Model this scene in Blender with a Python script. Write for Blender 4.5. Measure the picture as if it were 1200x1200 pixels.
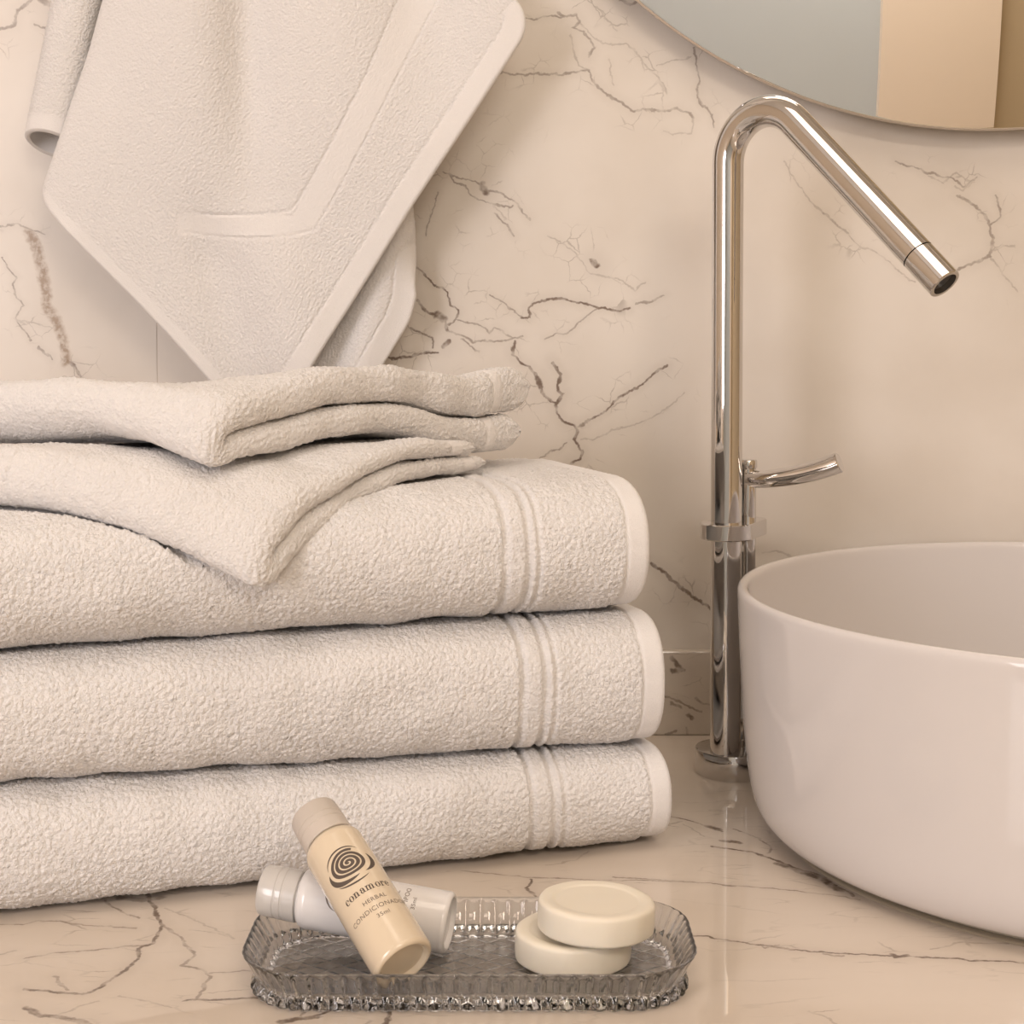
import bpy, bmesh, math, random
import numpy as np
from mathutils import Vector, Matrix

random.seed(4)
rng = np.random.default_rng(7)
scene = bpy.context.scene
COL = scene.collection
for o in list(bpy.data.objects):
    bpy.data.objects.remove(o, do_unlink=True)

# ------------------------------------------------------------------ camera
CAM_H = 0.273            # camera height above the countertop (countertop is z = 0)
FPX = 1850.0             # focal length in pixels of the 1200 x 1200 frame
PITCH = math.radians(2.0)
PX, PY = 600.0, 450.0    # principal point (the photograph is a crop)
cam_d = bpy.data.cameras.new('camera')
cam = bpy.data.objects.new('camera', cam_d)
COL.objects.link(cam)
cam.location = (0, 0, CAM_H)
cam.rotation_euler = (math.pi / 2 - PITCH, 0, 0)
cam_d.sensor_width = 36.0
cam_d.lens = 36.0 * FPX / 1200.0
cam_d.shift_y = (PY - 600.0) / 1200.0
cam_d.clip_start = 0.02
scene.camera = cam

CF = np.array([0, math.cos(PITCH), -math.sin(PITCH)])
CU = np.array([0, math.sin(PITCH), math.cos(PITCH)])
CC = np.array([0, 0, CAM_H])


def ray(x, y):
    return CF + (x - PX) / FPX * np.array([1., 0, 0]) + (PY - y) / FPX * CU


def pix(x, y, Y):
    """point seen at pixel (x, y) that stands at depth Y"""
    d = ray(x, y)
    return CC + d * (Y / d[1])


def onz(x, y, z=0.0):
    """point seen at pixel (x, y) that lies at height z"""
    d = ray(x, y)
    return CC + d * ((z - CAM_H) / d[2])


def proj(P):
    d = np.asarray(P) - CC
    w = d @ CF
    return PX + FPX * d[..., 0] / w, PY - FPX * (d @ CU) / w


# ------------------------------------------------------------------ world, lights, exposure
world = bpy.data.worlds.new('world')
scene.world = world
world.use_nodes = True
wb = world.node_tree.nodes['Background']
wb.inputs[0].default_value = (1.0, 0.86, 0.72, 1)
wb.inputs[1].default_value = 0.25


def area_light(name, loc, target, sx, sy, power, color):
    d = bpy.data.lights.new(name, 'AREA')
    d.shape = 'RECTANGLE'
    d.size, d.size_y = sx, sy
    d.energy = power
    d.color = color
    o = bpy.data.objects.new(name, d)
    COL.objects.link(o)
    o.location = loc
    o.rotation_euler = (Vector(target) - Vector(loc)).to_track_quat('-Z', 'Y').to_euler()
    return o


area_light('left_key_light', (-1.50, -0.95, 0.62), (0.0, 0.85, 0.20), 0.95, 1.05, 44.0, (1.0, 0.95, 0.98))  # soft key from the left; the left wall has no window
area_light('ceiling_light', (0.15, 0.25, 1.53), (0.15, 0.45, 0.0), 1.1, 0.7, 8.5, (1.0, 0.87, 0.74))
area_light('rear_fill_light', (0.6, -1.3, 1.55), (0.6, -1.3, 0.0), 0.9, 0.5, 33.0, (1.0, 0.88, 0.76))  # added fill: brightens the room seen in the mirror, and the front

scene.view_settings.view_transform = 'Standard'
scene.view_settings.look = 'None'
scene.view_settings.gamma = 1.0
scene.view_settings.use_curve_mapping = False
scene.view_settings.exposure = -0.45


# ------------------------------------------------------------------ helpers
def tag(o, label=None, cat=None, group=None, kind=None):
    if label: o['label'] = label
    if cat: o['category'] = cat
    if group: o['group'] = group
    if kind: o['kind'] = kind
    return o


def empty(name, loc, label, cat, group=None):
    o = bpy.data.objects.new(name, None)
    o.empty_display_size = 0.02
    COL.objects.link(o)
    o.location = loc
    tag(o, label, cat, group)
    return o


def link_mesh(name, me, mat, parent=None, smooth=True):
    o = bpy.data.objects.new(name, me)
    COL.objects.link(o)
    if mat: me.materials.append(mat)
    if smooth:
        me.polygons.foreach_set('use_smooth', np.ones(len(me.polygons), bool))
    if parent is not None:
        o.parent = parent
        # the mesh is written in world coordinates
        o.matrix_parent_inverse = parent_matrix(parent).inverted()
    return o


def parent_matrix(p):
    m = Matrix.LocRotScale(p.location, p.rotation_euler, p.scale)
    if p.parent is not None:
        m = parent_matrix(p.parent) @ p.matrix_parent_inverse @ m
    return m


def mesh_np(name, V, quads, mat, parent=None, smooth=True, extra=None):
    """fast mesh from numpy vertices (n,3) and quad indices (m,4); extra = list of ngons"""
    me = bpy.data.meshes.new(name)
    V = np.asarray(V, float).reshape(-1, 3)
    Q = np.asarray(quads, np.int32).reshape(-1, 4)
    extra = extra or []
    loops = [Q.ravel()] + [np.asarray(e, np.int32) for e in extra]
    sizes = np.concatenate([np.full(len(Q), 4, np.int32), np.array([len(e) for e in extra], np.int32)])
    L = np.concatenate(loops)
    me.vertices.add(len(V))
    me.vertices.foreach_set('co', V.ravel())
    me.loops.add(len(L))
    me.loops.foreach_set('vertex_index', L)
    me.polygons.add(len(sizes))
    me.polygons.foreach_set('loop_start', np.concatenate([[0], np.cumsum(sizes)[:-1]]).astype(np.int32))
    me.polygons.foreach_set('loop_total', sizes)
    me.update(calc_edges=True)
    me.validate()
    return link_mesh(name, me, mat, parent, smooth)


def grid_quads(nu, nv, cu=False, cv=False):
    iu = np.arange(nu if cu else nu - 1)
    iv = np.arange(nv if cv else nv - 1)
    U, W = np.meshgrid(iu, iv, indexing='ij')
    a = U * nv + W
    b = ((U + 1) % nu) * nv + W
    c = ((U + 1) % nu) * nv + (W + 1) % nv
    d = U * nv + (W + 1) % nv
    return np.stack([a, b, c, d], -1)      # (nu', nv', 4)


def grid_obj(name, P, mat, parent=None, cu=False, cv=False, mask=None, caps=None, flip=False, smooth=True):
    """P (nu,nv,3); mask (faces) keeps a subset; caps = list of row indices closed by an ngon"""
    nu, nv = P.shape[:2]
    Q = grid_quads(nu, nv, cu, cv)
    Q = Q[mask] if mask is not None else Q.reshape(-1, 4)
    if flip: Q = Q[:, ::-1]
    ex = []
    for r in (caps or []):
        ring = np.arange(nv) + (r % nu) * nv
        if (r == 0) != flip: ring = ring[::-1] if r == 0 else ring
        ex.append(ring)
    used = np.zeros(nu * nv, bool)
    used[Q.ravel()] = True
    for e in ex: used[e] = True
    idx = np.cumsum(used) - 1
    return mesh_np(name, P.reshape(-1, 3)[used], idx[Q], mat, parent, smooth, [idx[e] for e in ex])


def grid_normals(P, cv=False, cu=False):
    def d(A, ax, closed):
        if closed:
            return np.roll(A, -1, ax) - np.roll(A, 1, ax)
        return np.gradient(A, axis=ax)
    n = np.cross(d(P, 0, cu), d(P, 1, cv))
    l = np.linalg.norm(n, axis=-1, keepdims=True)
    return n / np.maximum(l, 1e-12)


def lathe_pts(profile, n=64):
    a = np.linspace(0, 2 * np.pi, n, endpoint=False)
    pr = np.asarray(profile, float)
    P = np.zeros((len(pr), n, 3))
    P[..., 0] = pr[:, 0:1] * np.cos(a)
    P[..., 1] = pr[:, 0:1] * np.sin(a)
    P[..., 2] = pr[:, 1:2]
    return P


def lathe(name, profile, mat, parent, M=None, n=64, flip=False, smooth=True):
    P = lathe_pts(profile, n)
    if M is not None:
        A = np.array(M)
        P = P @ A[:3, :3].T + A[:3, 3]
    o = grid_obj(name, P, mat, parent, cv=True, flip=not flip, smooth=smooth)
    if smooth: o.data.set_sharp_from_angle(angle=math.radians(28))
    return o


def tube_pts(path, radius, n=32):
    path = np.asarray(path, float)
    m = len(path)
    rad = np.full(m, radius) if np.isscalar(radius) else np.asarray(radius, float)
    T = np.gradient(path, axis=0)
    T /= np.linalg.norm(T, axis=1, keepdims=True)
    up = np.array([0., 0, 1]) if abs(T[0][2]) < .9 else np.array([0., 1, 0])
    N = np.zeros_like(path)
    v = np.cross(T[0], up); v /= np.linalg.norm(v)
    for i in range(m):
        v = v - T[i] * (v @ T[i]); v /= np.linalg.norm(v)
        N[i] = v
    B = np.cross(T, N)
    a = np.linspace(0, 2 * np.pi, n, endpoint=False)
    return path[:, None] + rad[:, None, None] * (np.cos(a)[None, :, None] * N[:, None] + np.sin(a)[None, :, None] * B[:, None])


def smooth01(x):
    x = np.clip(x, 0, 1)
    return x * x * (3 - 2 * x)


# band-limited noise tiles for terry loops -----------------------------------
def noise_tile(n, res, wl, bw, angle=0.0, stretch=1.0, seed=0):
    r = np.random.default_rng(seed)
    f = np.fft.fftfreq(n, res)
    fx, fy = np.meshgrid(f, f, indexing='ij')
    c, s = math.cos(angle), math.sin(angle)
    gx = (c * fx + s * fy) * stretch
    gy = -s * fx + c * fy
    k = np.sqrt(gx ** 2 + gy ** 2) + 1e-9
    amp = np.exp(-(np.log(k * wl) / bw) ** 2)
    t = np.fft.ifft2(np.fft.fft2(r.standard_normal((n, n))) * amp).real
    return t / t.std()


TRES = 0.0005
T_BATH = noise_tile(1024, TRES, 0.0036, 0.62, math.radians(55), 1.35, 1)
T_FINE = noise_tile(1024, TRES, 0.0021, 0.35, 0, 1.0, 2)
T_HAND = noise_tile(1024, TRES, 0.0030, 0.6, math.radians(40), 1.25, 3)
T_BIG = noise_tile(1024, TRES, 0.045, 0.5, 0, 1.0, 5)


def sample(tile, s, t):
    n = tile.shape[0]
    x = (s / TRES) % n
    y = (t / TRES) % n
    i = np.floor(x).astype(int); j = np.floor(y).astype(int)
    fx = x - i; fy = y - j
    i %= n; j %= n
    i1 = (i + 1) % n; j1 = (j + 1) % n
    return (tile[i, j] * (1 - fx) * (1 - fy) + tile[i1, j] * fx * (1 - fy)
            + tile[i, j1] * (1 - fx) * fy + tile[i1, j1] * fx * fy)


# ------------------------------------------------------------------ materials
def new_mat(name):
    m = bpy.data.materials.new(name)
    m.use_nodes = True
    nt = m.node_tree
    return m, nt, nt.nodes['Principled BSDF']


def plain(name, col, rough=0.5, metal=0.0, spec=0.5, noise=0.0, noise_scale=40, **kw):
    m, nt, b = new_mat(name)
    b.inputs['Roughness'].default_value = rough
    b.inputs['Metallic'].default_value = metal
    b.inputs['Specular IOR Level'].default_value = spec
    for k, v in kw.items():
        b.inputs[k.replace('_', ' ')].default_value = v
    tc = nt.nodes.new('ShaderNodeTexCoord')
    nz = nt.nodes.new('ShaderNodeTexNoise')
    nz.inputs['Scale'].default_value = noise_scale
    nz.inputs['Detail'].default_value = 4
    nt.links.new(tc.outputs['Object'], nz.inputs['Vector'])
    mx = nt.nodes.new('ShaderNodeMix'); mx.data_type = 'RGBA'
    mx.inputs['A'].default_value = tuple(c * (1 - noise) for c in col[:3]) + (1,)
    mx.inputs['B'].default_value = tuple(min(1, c * (1 + noise)) for c in col[:3]) + (1,)
    nt.links.new(nz.outputs['Fac'], mx.inputs['Factor'])
    nt.links.new(mx.outputs['Result'], b.inputs['Base Color'])
    return m


def terry_mat(name, col, bump=0.5, scale=900.0, loops=None):
    m, nt, b = new_mat(name)
    b.inputs['Roughness'].default_value = 1.0
    b.inputs['Specular IOR Level'].default_value = 0.1
    b.inputs['Sheen Weight'].default_value = 0.25
    b.inputs['Sheen Roughness'].default_value = 0.6
    tc = nt.nodes.new('ShaderNodeTexCoord')
    nz = nt.nodes.new('ShaderNodeTexNoise')
    nz.inputs['Scale'].default_value = scale
    nz.inputs['Detail'].default_value = 3
    nt.links.new(tc.outputs['Object'], nz.inputs['Vector'])
    height = nz.outputs['Fac']
    dist = .0006
    if loops:
        vo = nt.nodes.new('ShaderNodeTexVoronoi'); vo.feature = 'F1'
        vo.inputs['Scale'].default_value = loops
        nt.links.new(tc.outputs['Object'], vo.inputs['Vector'])
        ad = nt.nodes.new('ShaderNodeMath'); ad.operation = 'MULTIPLY_ADD'
        nt.links.new(vo.outputs['Distance'], ad.inputs[0])
        ad.inputs[1].default_value = -1.1
        nt.links.new(nz.outputs['Fac'], ad.inputs[2])
        height = ad.outputs[0]
        dist = .62 / loops
    bp = nt.nodes.new('ShaderNodeBump')
    bp.inputs['Strength'].default_value = bump
    bp.inputs['Distance'].default_value = dist
    nt.links.new(height, bp.inputs['Height'])
    nt.links.new(bp.outputs['Normal'], b.inputs['Normal'])
    n2 = nt.nodes.new('ShaderNodeTexNoise')
    n2.inputs['Scale'].default_value = 14
    nt.links.new(tc.outputs['Object'], n2.inputs['Vector'])
    mx = nt.nodes.new('ShaderNodeMix'); mx.data_type = 'RGBA'
    mx.inputs['A'].default_value = tuple(c * .985 for c in col) + (1,)
    mx.inputs['B'].default_value = tuple(min(1, c * 1.015) for c in col) + (1,)
    nt.links.new(n2.outputs['Fac'], mx.inputs['Factor'])
    nt.links.new(mx.outputs['Result'], b.inputs['Base Color'])
    return m


def marble(name, veins, plane, base=((.80, .755, .70), (.86, .82, .775)), vein_col=(.16, .115, .085),
           rough=0.2, stretch=(1, 1, 1), warp=0.0045, rust=None, streaks=0.0):
    """veins: list of (points in world coords, width in m, weight). Segments are signed-distance
    strokes bent by noise; fine cracks gather around them."""
    m, nt, b = new_mat(name)
    N, L = nt.nodes, nt.links
    b.inputs['Roughness'].default_value = rough
    b.inputs['Specular IOR Level'].default_value = 0.5

    def vm(op, a=None, c=None, scale=None):
        n = N.new('ShaderNodeVectorMath'); n.operation = op
        for i, v in enumerate((a, c)):
            if v is None: continue
            if isinstance(v, (tuple, list)): n.inputs[i].default_value = v
            else: L.new(v, n.inputs[i])
        if scale is not None:
            if isinstance(scale, (int, float)): n.inputs['Scale'].default_value = scale
            else: L.new(scale, n.inputs['Scale'])
        return n

    def mt(op, a, c=None, e=None, clamp=False):
        n = N.new('ShaderNodeMath'); n.operation = op; n.use_clamp = clamp
        for i, v in enumerate((a, c, e)):
            if v is None: continue
            if isinstance(v, (int, float)): n.inputs[i].default_value = v
            else: L.new(v, n.inputs[i])
        return n.outputs[0]

    def noise(vec, scale, detail=3, rough_=.55):
        n = N.new('ShaderNodeTexNoise')
        n.inputs['Scale'].default_value = scale
        n.inputs['Detail'].default_value = detail
        n.inputs['Roughness'].default_value = rough_
        L.new(vec, n.inputs['Vector'])
        return n

    def ramp(v, lo, hi, a=0., c=1.):
        n = N.new('ShaderNodeMapRange'); n.interpolation_type = 'SMOOTHSTEP'
        n.inputs['From Min'].default_value = lo; n.inputs['From Max'].default_value = hi
        n.inputs['To Min'].default_value = a; n.inputs['To Max'].default_value = c
        L.new(v, n.inputs['Value'])
        return n.outputs['Result']

    tc = N.new('ShaderNodeTexCoord')
    flat = (1, 0, 1) if plane == 'XZ' else (1, 1, 0)
    P0 = vm('MULTIPLY', tc.outputs['Object'], flat).outputs[0]
    w1 = vm('SUBTRACT', noise(P0, 70, 2).outputs['Color'], (.5, .5, .5)).outputs[0]
    w2 = vm('SUBTRACT', noise(P0, 330, 2).outputs['Color'], (.5, .5, .5)).outputs[0]
    Pw = vm('ADD', P0, vm('SCALE', w1, scale=warp * 2).outputs[0]).outputs[0]
    Pw = vm('ADD', Pw, vm('SCALE', w2, scale=warp * .75).outputs[0]).outputs[0]
    Pw = vm('MULTIPLY', Pw, flat).outputs[0]

    def stroke_group(segs):
        ng = bpy.data.node_groups.new('vein_strokes', 'ShaderNodeTree')
        ng.interface.new_socket('P', in_out='INPUT', socket_type='NodeSocketVector')
        ng.interface.new_socket('D', in_out='OUTPUT', socket_type='NodeSocketFloat')
        gi = ng.nodes.new('NodeGroupInput'); go = ng.nodes.new('NodeGroupOutput')
        cur = None
        for A, B, w in segs:
            A = np.array(A, float) * flat; B = np.array(B, float) * flat
            ba = B - A
            l2 = float(ba @ ba) + 1e-12

            def nd(kind, op, *ins):
                n = ng.nodes.new(kind); n.operation = op
                for i, v in enumerate(ins):
                    if isinstance(v, (float, tuple)): n.inputs[i].default_value = v
                    else: ng.links.new(v, n.inputs[i])
                return n
            VM, MA = 'ShaderNodeVectorMath', 'ShaderNodeMath'
            pa = nd(VM, 'SUBTRACT', gi.outputs[0], tuple(A)).outputs[0]
            t = nd(VM, 'DOT_PRODUCT', pa, tuple(ba / l2)).outputs['Value']
            t = nd(MA, 'MINIMUM', nd(MA, 'MAXIMUM', t, 0.0).outputs[0], 1.0).outputs[0]
            q = nd(VM, 'SCALE', tuple(ba)); ng.links.new(t, q.inputs['Scale'])
            dd = nd(VM, 'DISTANCE', pa, q.outputs[0]).outputs['Value']
            dd = nd(MA, 'MULTIPLY', dd, 1.0 / w).outputs[0]
            cur = dd if cur is None else nd(MA, 'MINIMUM', cur, dd).outputs[0]
        ng.links.new(cur, go.inputs[0])
        return ng

    def field(segs):
        cur = None
        for i in range(0, len(segs), 8):
            gn = N.new('ShaderNodeGroup')
            gn.node_tree = stroke_group(segs[i:i + 8])
            L.new(Pw, gn.inputs[0])
            cur = gn.outputs[0] if cur is None else mt('MINIMUM', cur, gn.outputs[0])
        return cur

    cls = {}
    for pts, w, k in veins:
        for a, c in zip(pts[:-1], pts[1:]):
            cls.setdefault(k, []).append((a, c, w))
    total = None
    if cls:
        brk = noise(P0, 120, 3).outputs['Fac']
        allseg = None
        for k in sorted(cls, reverse=True):
            d = field(cls[k])
            allseg = d if allseg is None else mt('MINIMUM', allseg, d)
            core = ramp(d, 0.35, 1.15, 1., 0.)
            core = mt('MULTIPLY', core, ramp(brk, .30, .62, .35, 1.))
            halo = mt('MULTIPLY', ramp(d, 0.5, 7.0, 1., 0.), 0.10)
            v = mt('MULTIPLY', mt('MAXIMUM', core, halo), k)
            total = v if total is None else mt('MAXIMUM', total, v)
        # fine cracks gather near the veins
        vo = N.new('ShaderNodeTexVoronoi'); vo.feature = 'DISTANCE_TO_EDGE'
        vo.inputs['Scale'].default_value = 75
        L.new(vm('MULTIPLY', Pw, stretch).outputs[0], vo.inputs['Vector'])
        crack = ramp(vo.outputs['Distance'], 0.004, 0.035, 1., 0.)
        near = ramp(allseg, 4.0, 18.0, 1., 0.)
        crack = mt('MULTIPLY', mt('MULTIPLY', crack, near), ramp(noise(P0, 38, 2).outputs['Fac'], .48, .66))
        total = mt('MAXIMUM', total, mt('MULTIPLY', crack, .40))
    # thin long streaks
    if streaks:
        vs = N.new('ShaderNodeTexNoise'); vs.inputs['Scale'].default_value = 26; vs.inputs['Detail'].default_value = 5
        L.new(vm('MULTIPLY', P0, stretch).outputs[0], vs.inputs['Vector'])
        st = ramp(mt('ABSOLUTE', mt('SUBTRACT', vs.outputs['Fac'], .5)), 0.0, .012, 1., 0.)
        st = mt('MULTIPLY', st, ramp(noise(P0, 22, 2).outputs['Fac'], .45, .7))
        st = mt('MULTIPLY', st, streaks)
        total = st if total is None else mt('MAXIMUM', total, st)
    cl = N.new('ShaderNodeMix'); cl.data_type = 'RGBA'
    cl.inputs['A'].default_value = base[0] + (1,); cl.inputs['B'].default_value = base[1] + (1,)
    cs = N.new('ShaderNodeTexNoise'); cs.inputs['Scale'].default_value = 9; cs.inputs['Detail'].default_value = 4
    L.new(vm('MULTIPLY', P0, stretch).outputs[0], cs.inputs['Vector'])
    L.new(ramp(cs.outputs['Fac'], .3, .7), cl.inputs['Factor'])
    mx = N.new('ShaderNodeMix'); mx.data_type = 'RGBA'
    if total is not None: L.new(total, mx.inputs['Factor'])
    else: mx.inputs['Factor'].default_value = 0.0
    L.new(cl.outputs['Result'], mx.inputs['A'])
    mx.inputs['B'].default_value = vein_col + (1,)
    out = mx.outputs['Result']
    if rust:
        rd = field([(a, c, w) for pts, w, k in rust for a, c in zip(pts[:-1], pts[1:])])
        rf = mt('MULTIPLY', ramp(rd, .25, 1.2, 1., 0.), ramp(noise(P0, 260, 3).outputs['Fac'], .35, .6, .3, .85))
        m2 = N.new('ShaderNodeMix'); m2.data_type = 'RGBA'
        L.new(rf, m2.inputs['Factor']); L.new(out, m2.inputs['A'])
        m2.inputs['B'].default_value = (.33, .225, .145, 1)
        out = m2.outputs['Result']
    L.new(out, b.inputs['Base Color'])
    return m


TOWEL = (.80, .77, .752)
M_BATH = terry_mat('white_terry', tuple(c * 1.06 for c in TOWEL), .75, 1400, 490)  # towel colour lightened to offset the self-shading of the loops
M_HAND = terry_mat('white_fine_terry', TOWEL, .62, 1700, 640)
M_HANG = terry_mat('white_soft_terry', tuple(c * .965 for c in TOWEL), .45, 1700, 640)  # same towel colour, toned down where more light falls on it
M_FLAT = terry_mat('white_flat_weave', tuple(min(1, c * .995) for c in TOWEL), .35, 2200, 1500)
M_CHROME = plain('chrome', (.66, .64, .625), .035, 1.0)
M_DARK = plain('dark_rubber', (.03, .027, .024), .5)
M_CERAMIC = plain('glazed_ceramic', (.66, .62, .60), .06, 0, .38, .01, 6, Coat_Weight=.0)
M_SEAL = plain('clear_silicone', (.40, .33, .24), .35, 0, .5, .1, 120)
M_MIRROR = plain('mirror_silver', (.90, .90, .89), .0, 1.0)
M_MEDGE = plain('mirror_edge', (.62, .54, .45), .3, .6)
M_SOAP = plain('ivory_soap', (.80, .735, .615), .45, 0, .35, .02, 90, Subsurface_Weight=.15, Subsurface_Radius=(.004, .003, .002))
M_CREAM = plain('cream_lotion_plastic', (.70, .585, .435), .22, 0, .5, .015, 30, Coat_Weight=.5, Coat_Roughness=.08)
M_WHITEB = plain('white_lotion_plastic', (.80, .775, .765), .22, 0, .5, .01, 30, Coat_Weight=.5, Coat_Roughness=.08)
M_CAPW = plain('frosted_cap', (.80, .77, .735), .28, 0, .5, .01, 60, Transmission_Weight=.35, Coat_Weight=.5)
M_CAPC = plain('frosted_warm_cap', (.78, .70, .62), .34, 0, .5, .01, 60, Transmission_Weight=.35)
M_INK = plain('brown_ink', (.095, .07, .055), .5)
M_INKG = plain('grey_brown_ink', (.17, .13, .105), .5)
M_PLASTER = plain('cream_plaster', (.82, .71, .59), .8, 0, .2, .02, 5)
M_BLUE = plain('blue_grey_paint', (.59, .645, .68), .7, 0, .2, .02, 5)
M_PIER = plain('pale_cream_paint', (.90, .79, .67), .8, 0, .2, .02, 5)
M_SAND = plain('sand_paint', (.55, .45, .31), .8, 0, .2, .02, 5)
M_CEIL = plain('ceiling_paint', (.80, .75, .68), .9, 0, .2, .01, 5)
M_FLOORT = plain('floor_stone', (.55, .47, .38), .4, 0, .4, .05, 8)

m, nt, b = new_mat('grey_pressed_glass')
b.inputs['Base Color'].default_value = (.79, .80, .815, 1)
b.inputs['Transmission Weight'].default_value = 1.0
b.inputs['Roughness'].default_value = 0.02
b.inputs['IOR'].default_value = 1.48
M_GLASS = m

# ------------------------------------------------------------------ the room
Y_SPLASH = float(onz(815, 862)[1])          # foot of the backsplash
Y_WALL = Y_SPLASH + 0.007
Z_SPLASH = float(pix(815, 763, Y_SPLASH)[2])
XL, XR, YF, ZF, ZC = -1.60, 1.75, -1.75, -0.87, 1.60


def box_mesh(name, lo, hi, mat, parent=None, bevel=0.0, segs=2, smooth=False):
    bm = bmesh.new()
    bmesh.ops.create_cube(bm, size=1)
    lo, hi = Vector(lo), Vector(hi)
    for v in bm.verts:
        v.co = Vector([(lo[i] + hi[i]) / 2 + v.co[i] * (hi[i] - lo[i]) for i in range(3)])
    if bevel:
        bmesh.ops.bevel(bm, geom=list(bm.edges), offset=bevel, segments=segs, profile=.5, affect='EDGES')
    me = bpy.data.meshes.new(name)
    bm.to_mesh(me); bm.free()
    return link_mesh(name, me, mat, parent, smooth)


def wv(pts, w, k):
    return ([pix(x, y, Y_WALL) for x, y in pts], w, k)


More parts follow.
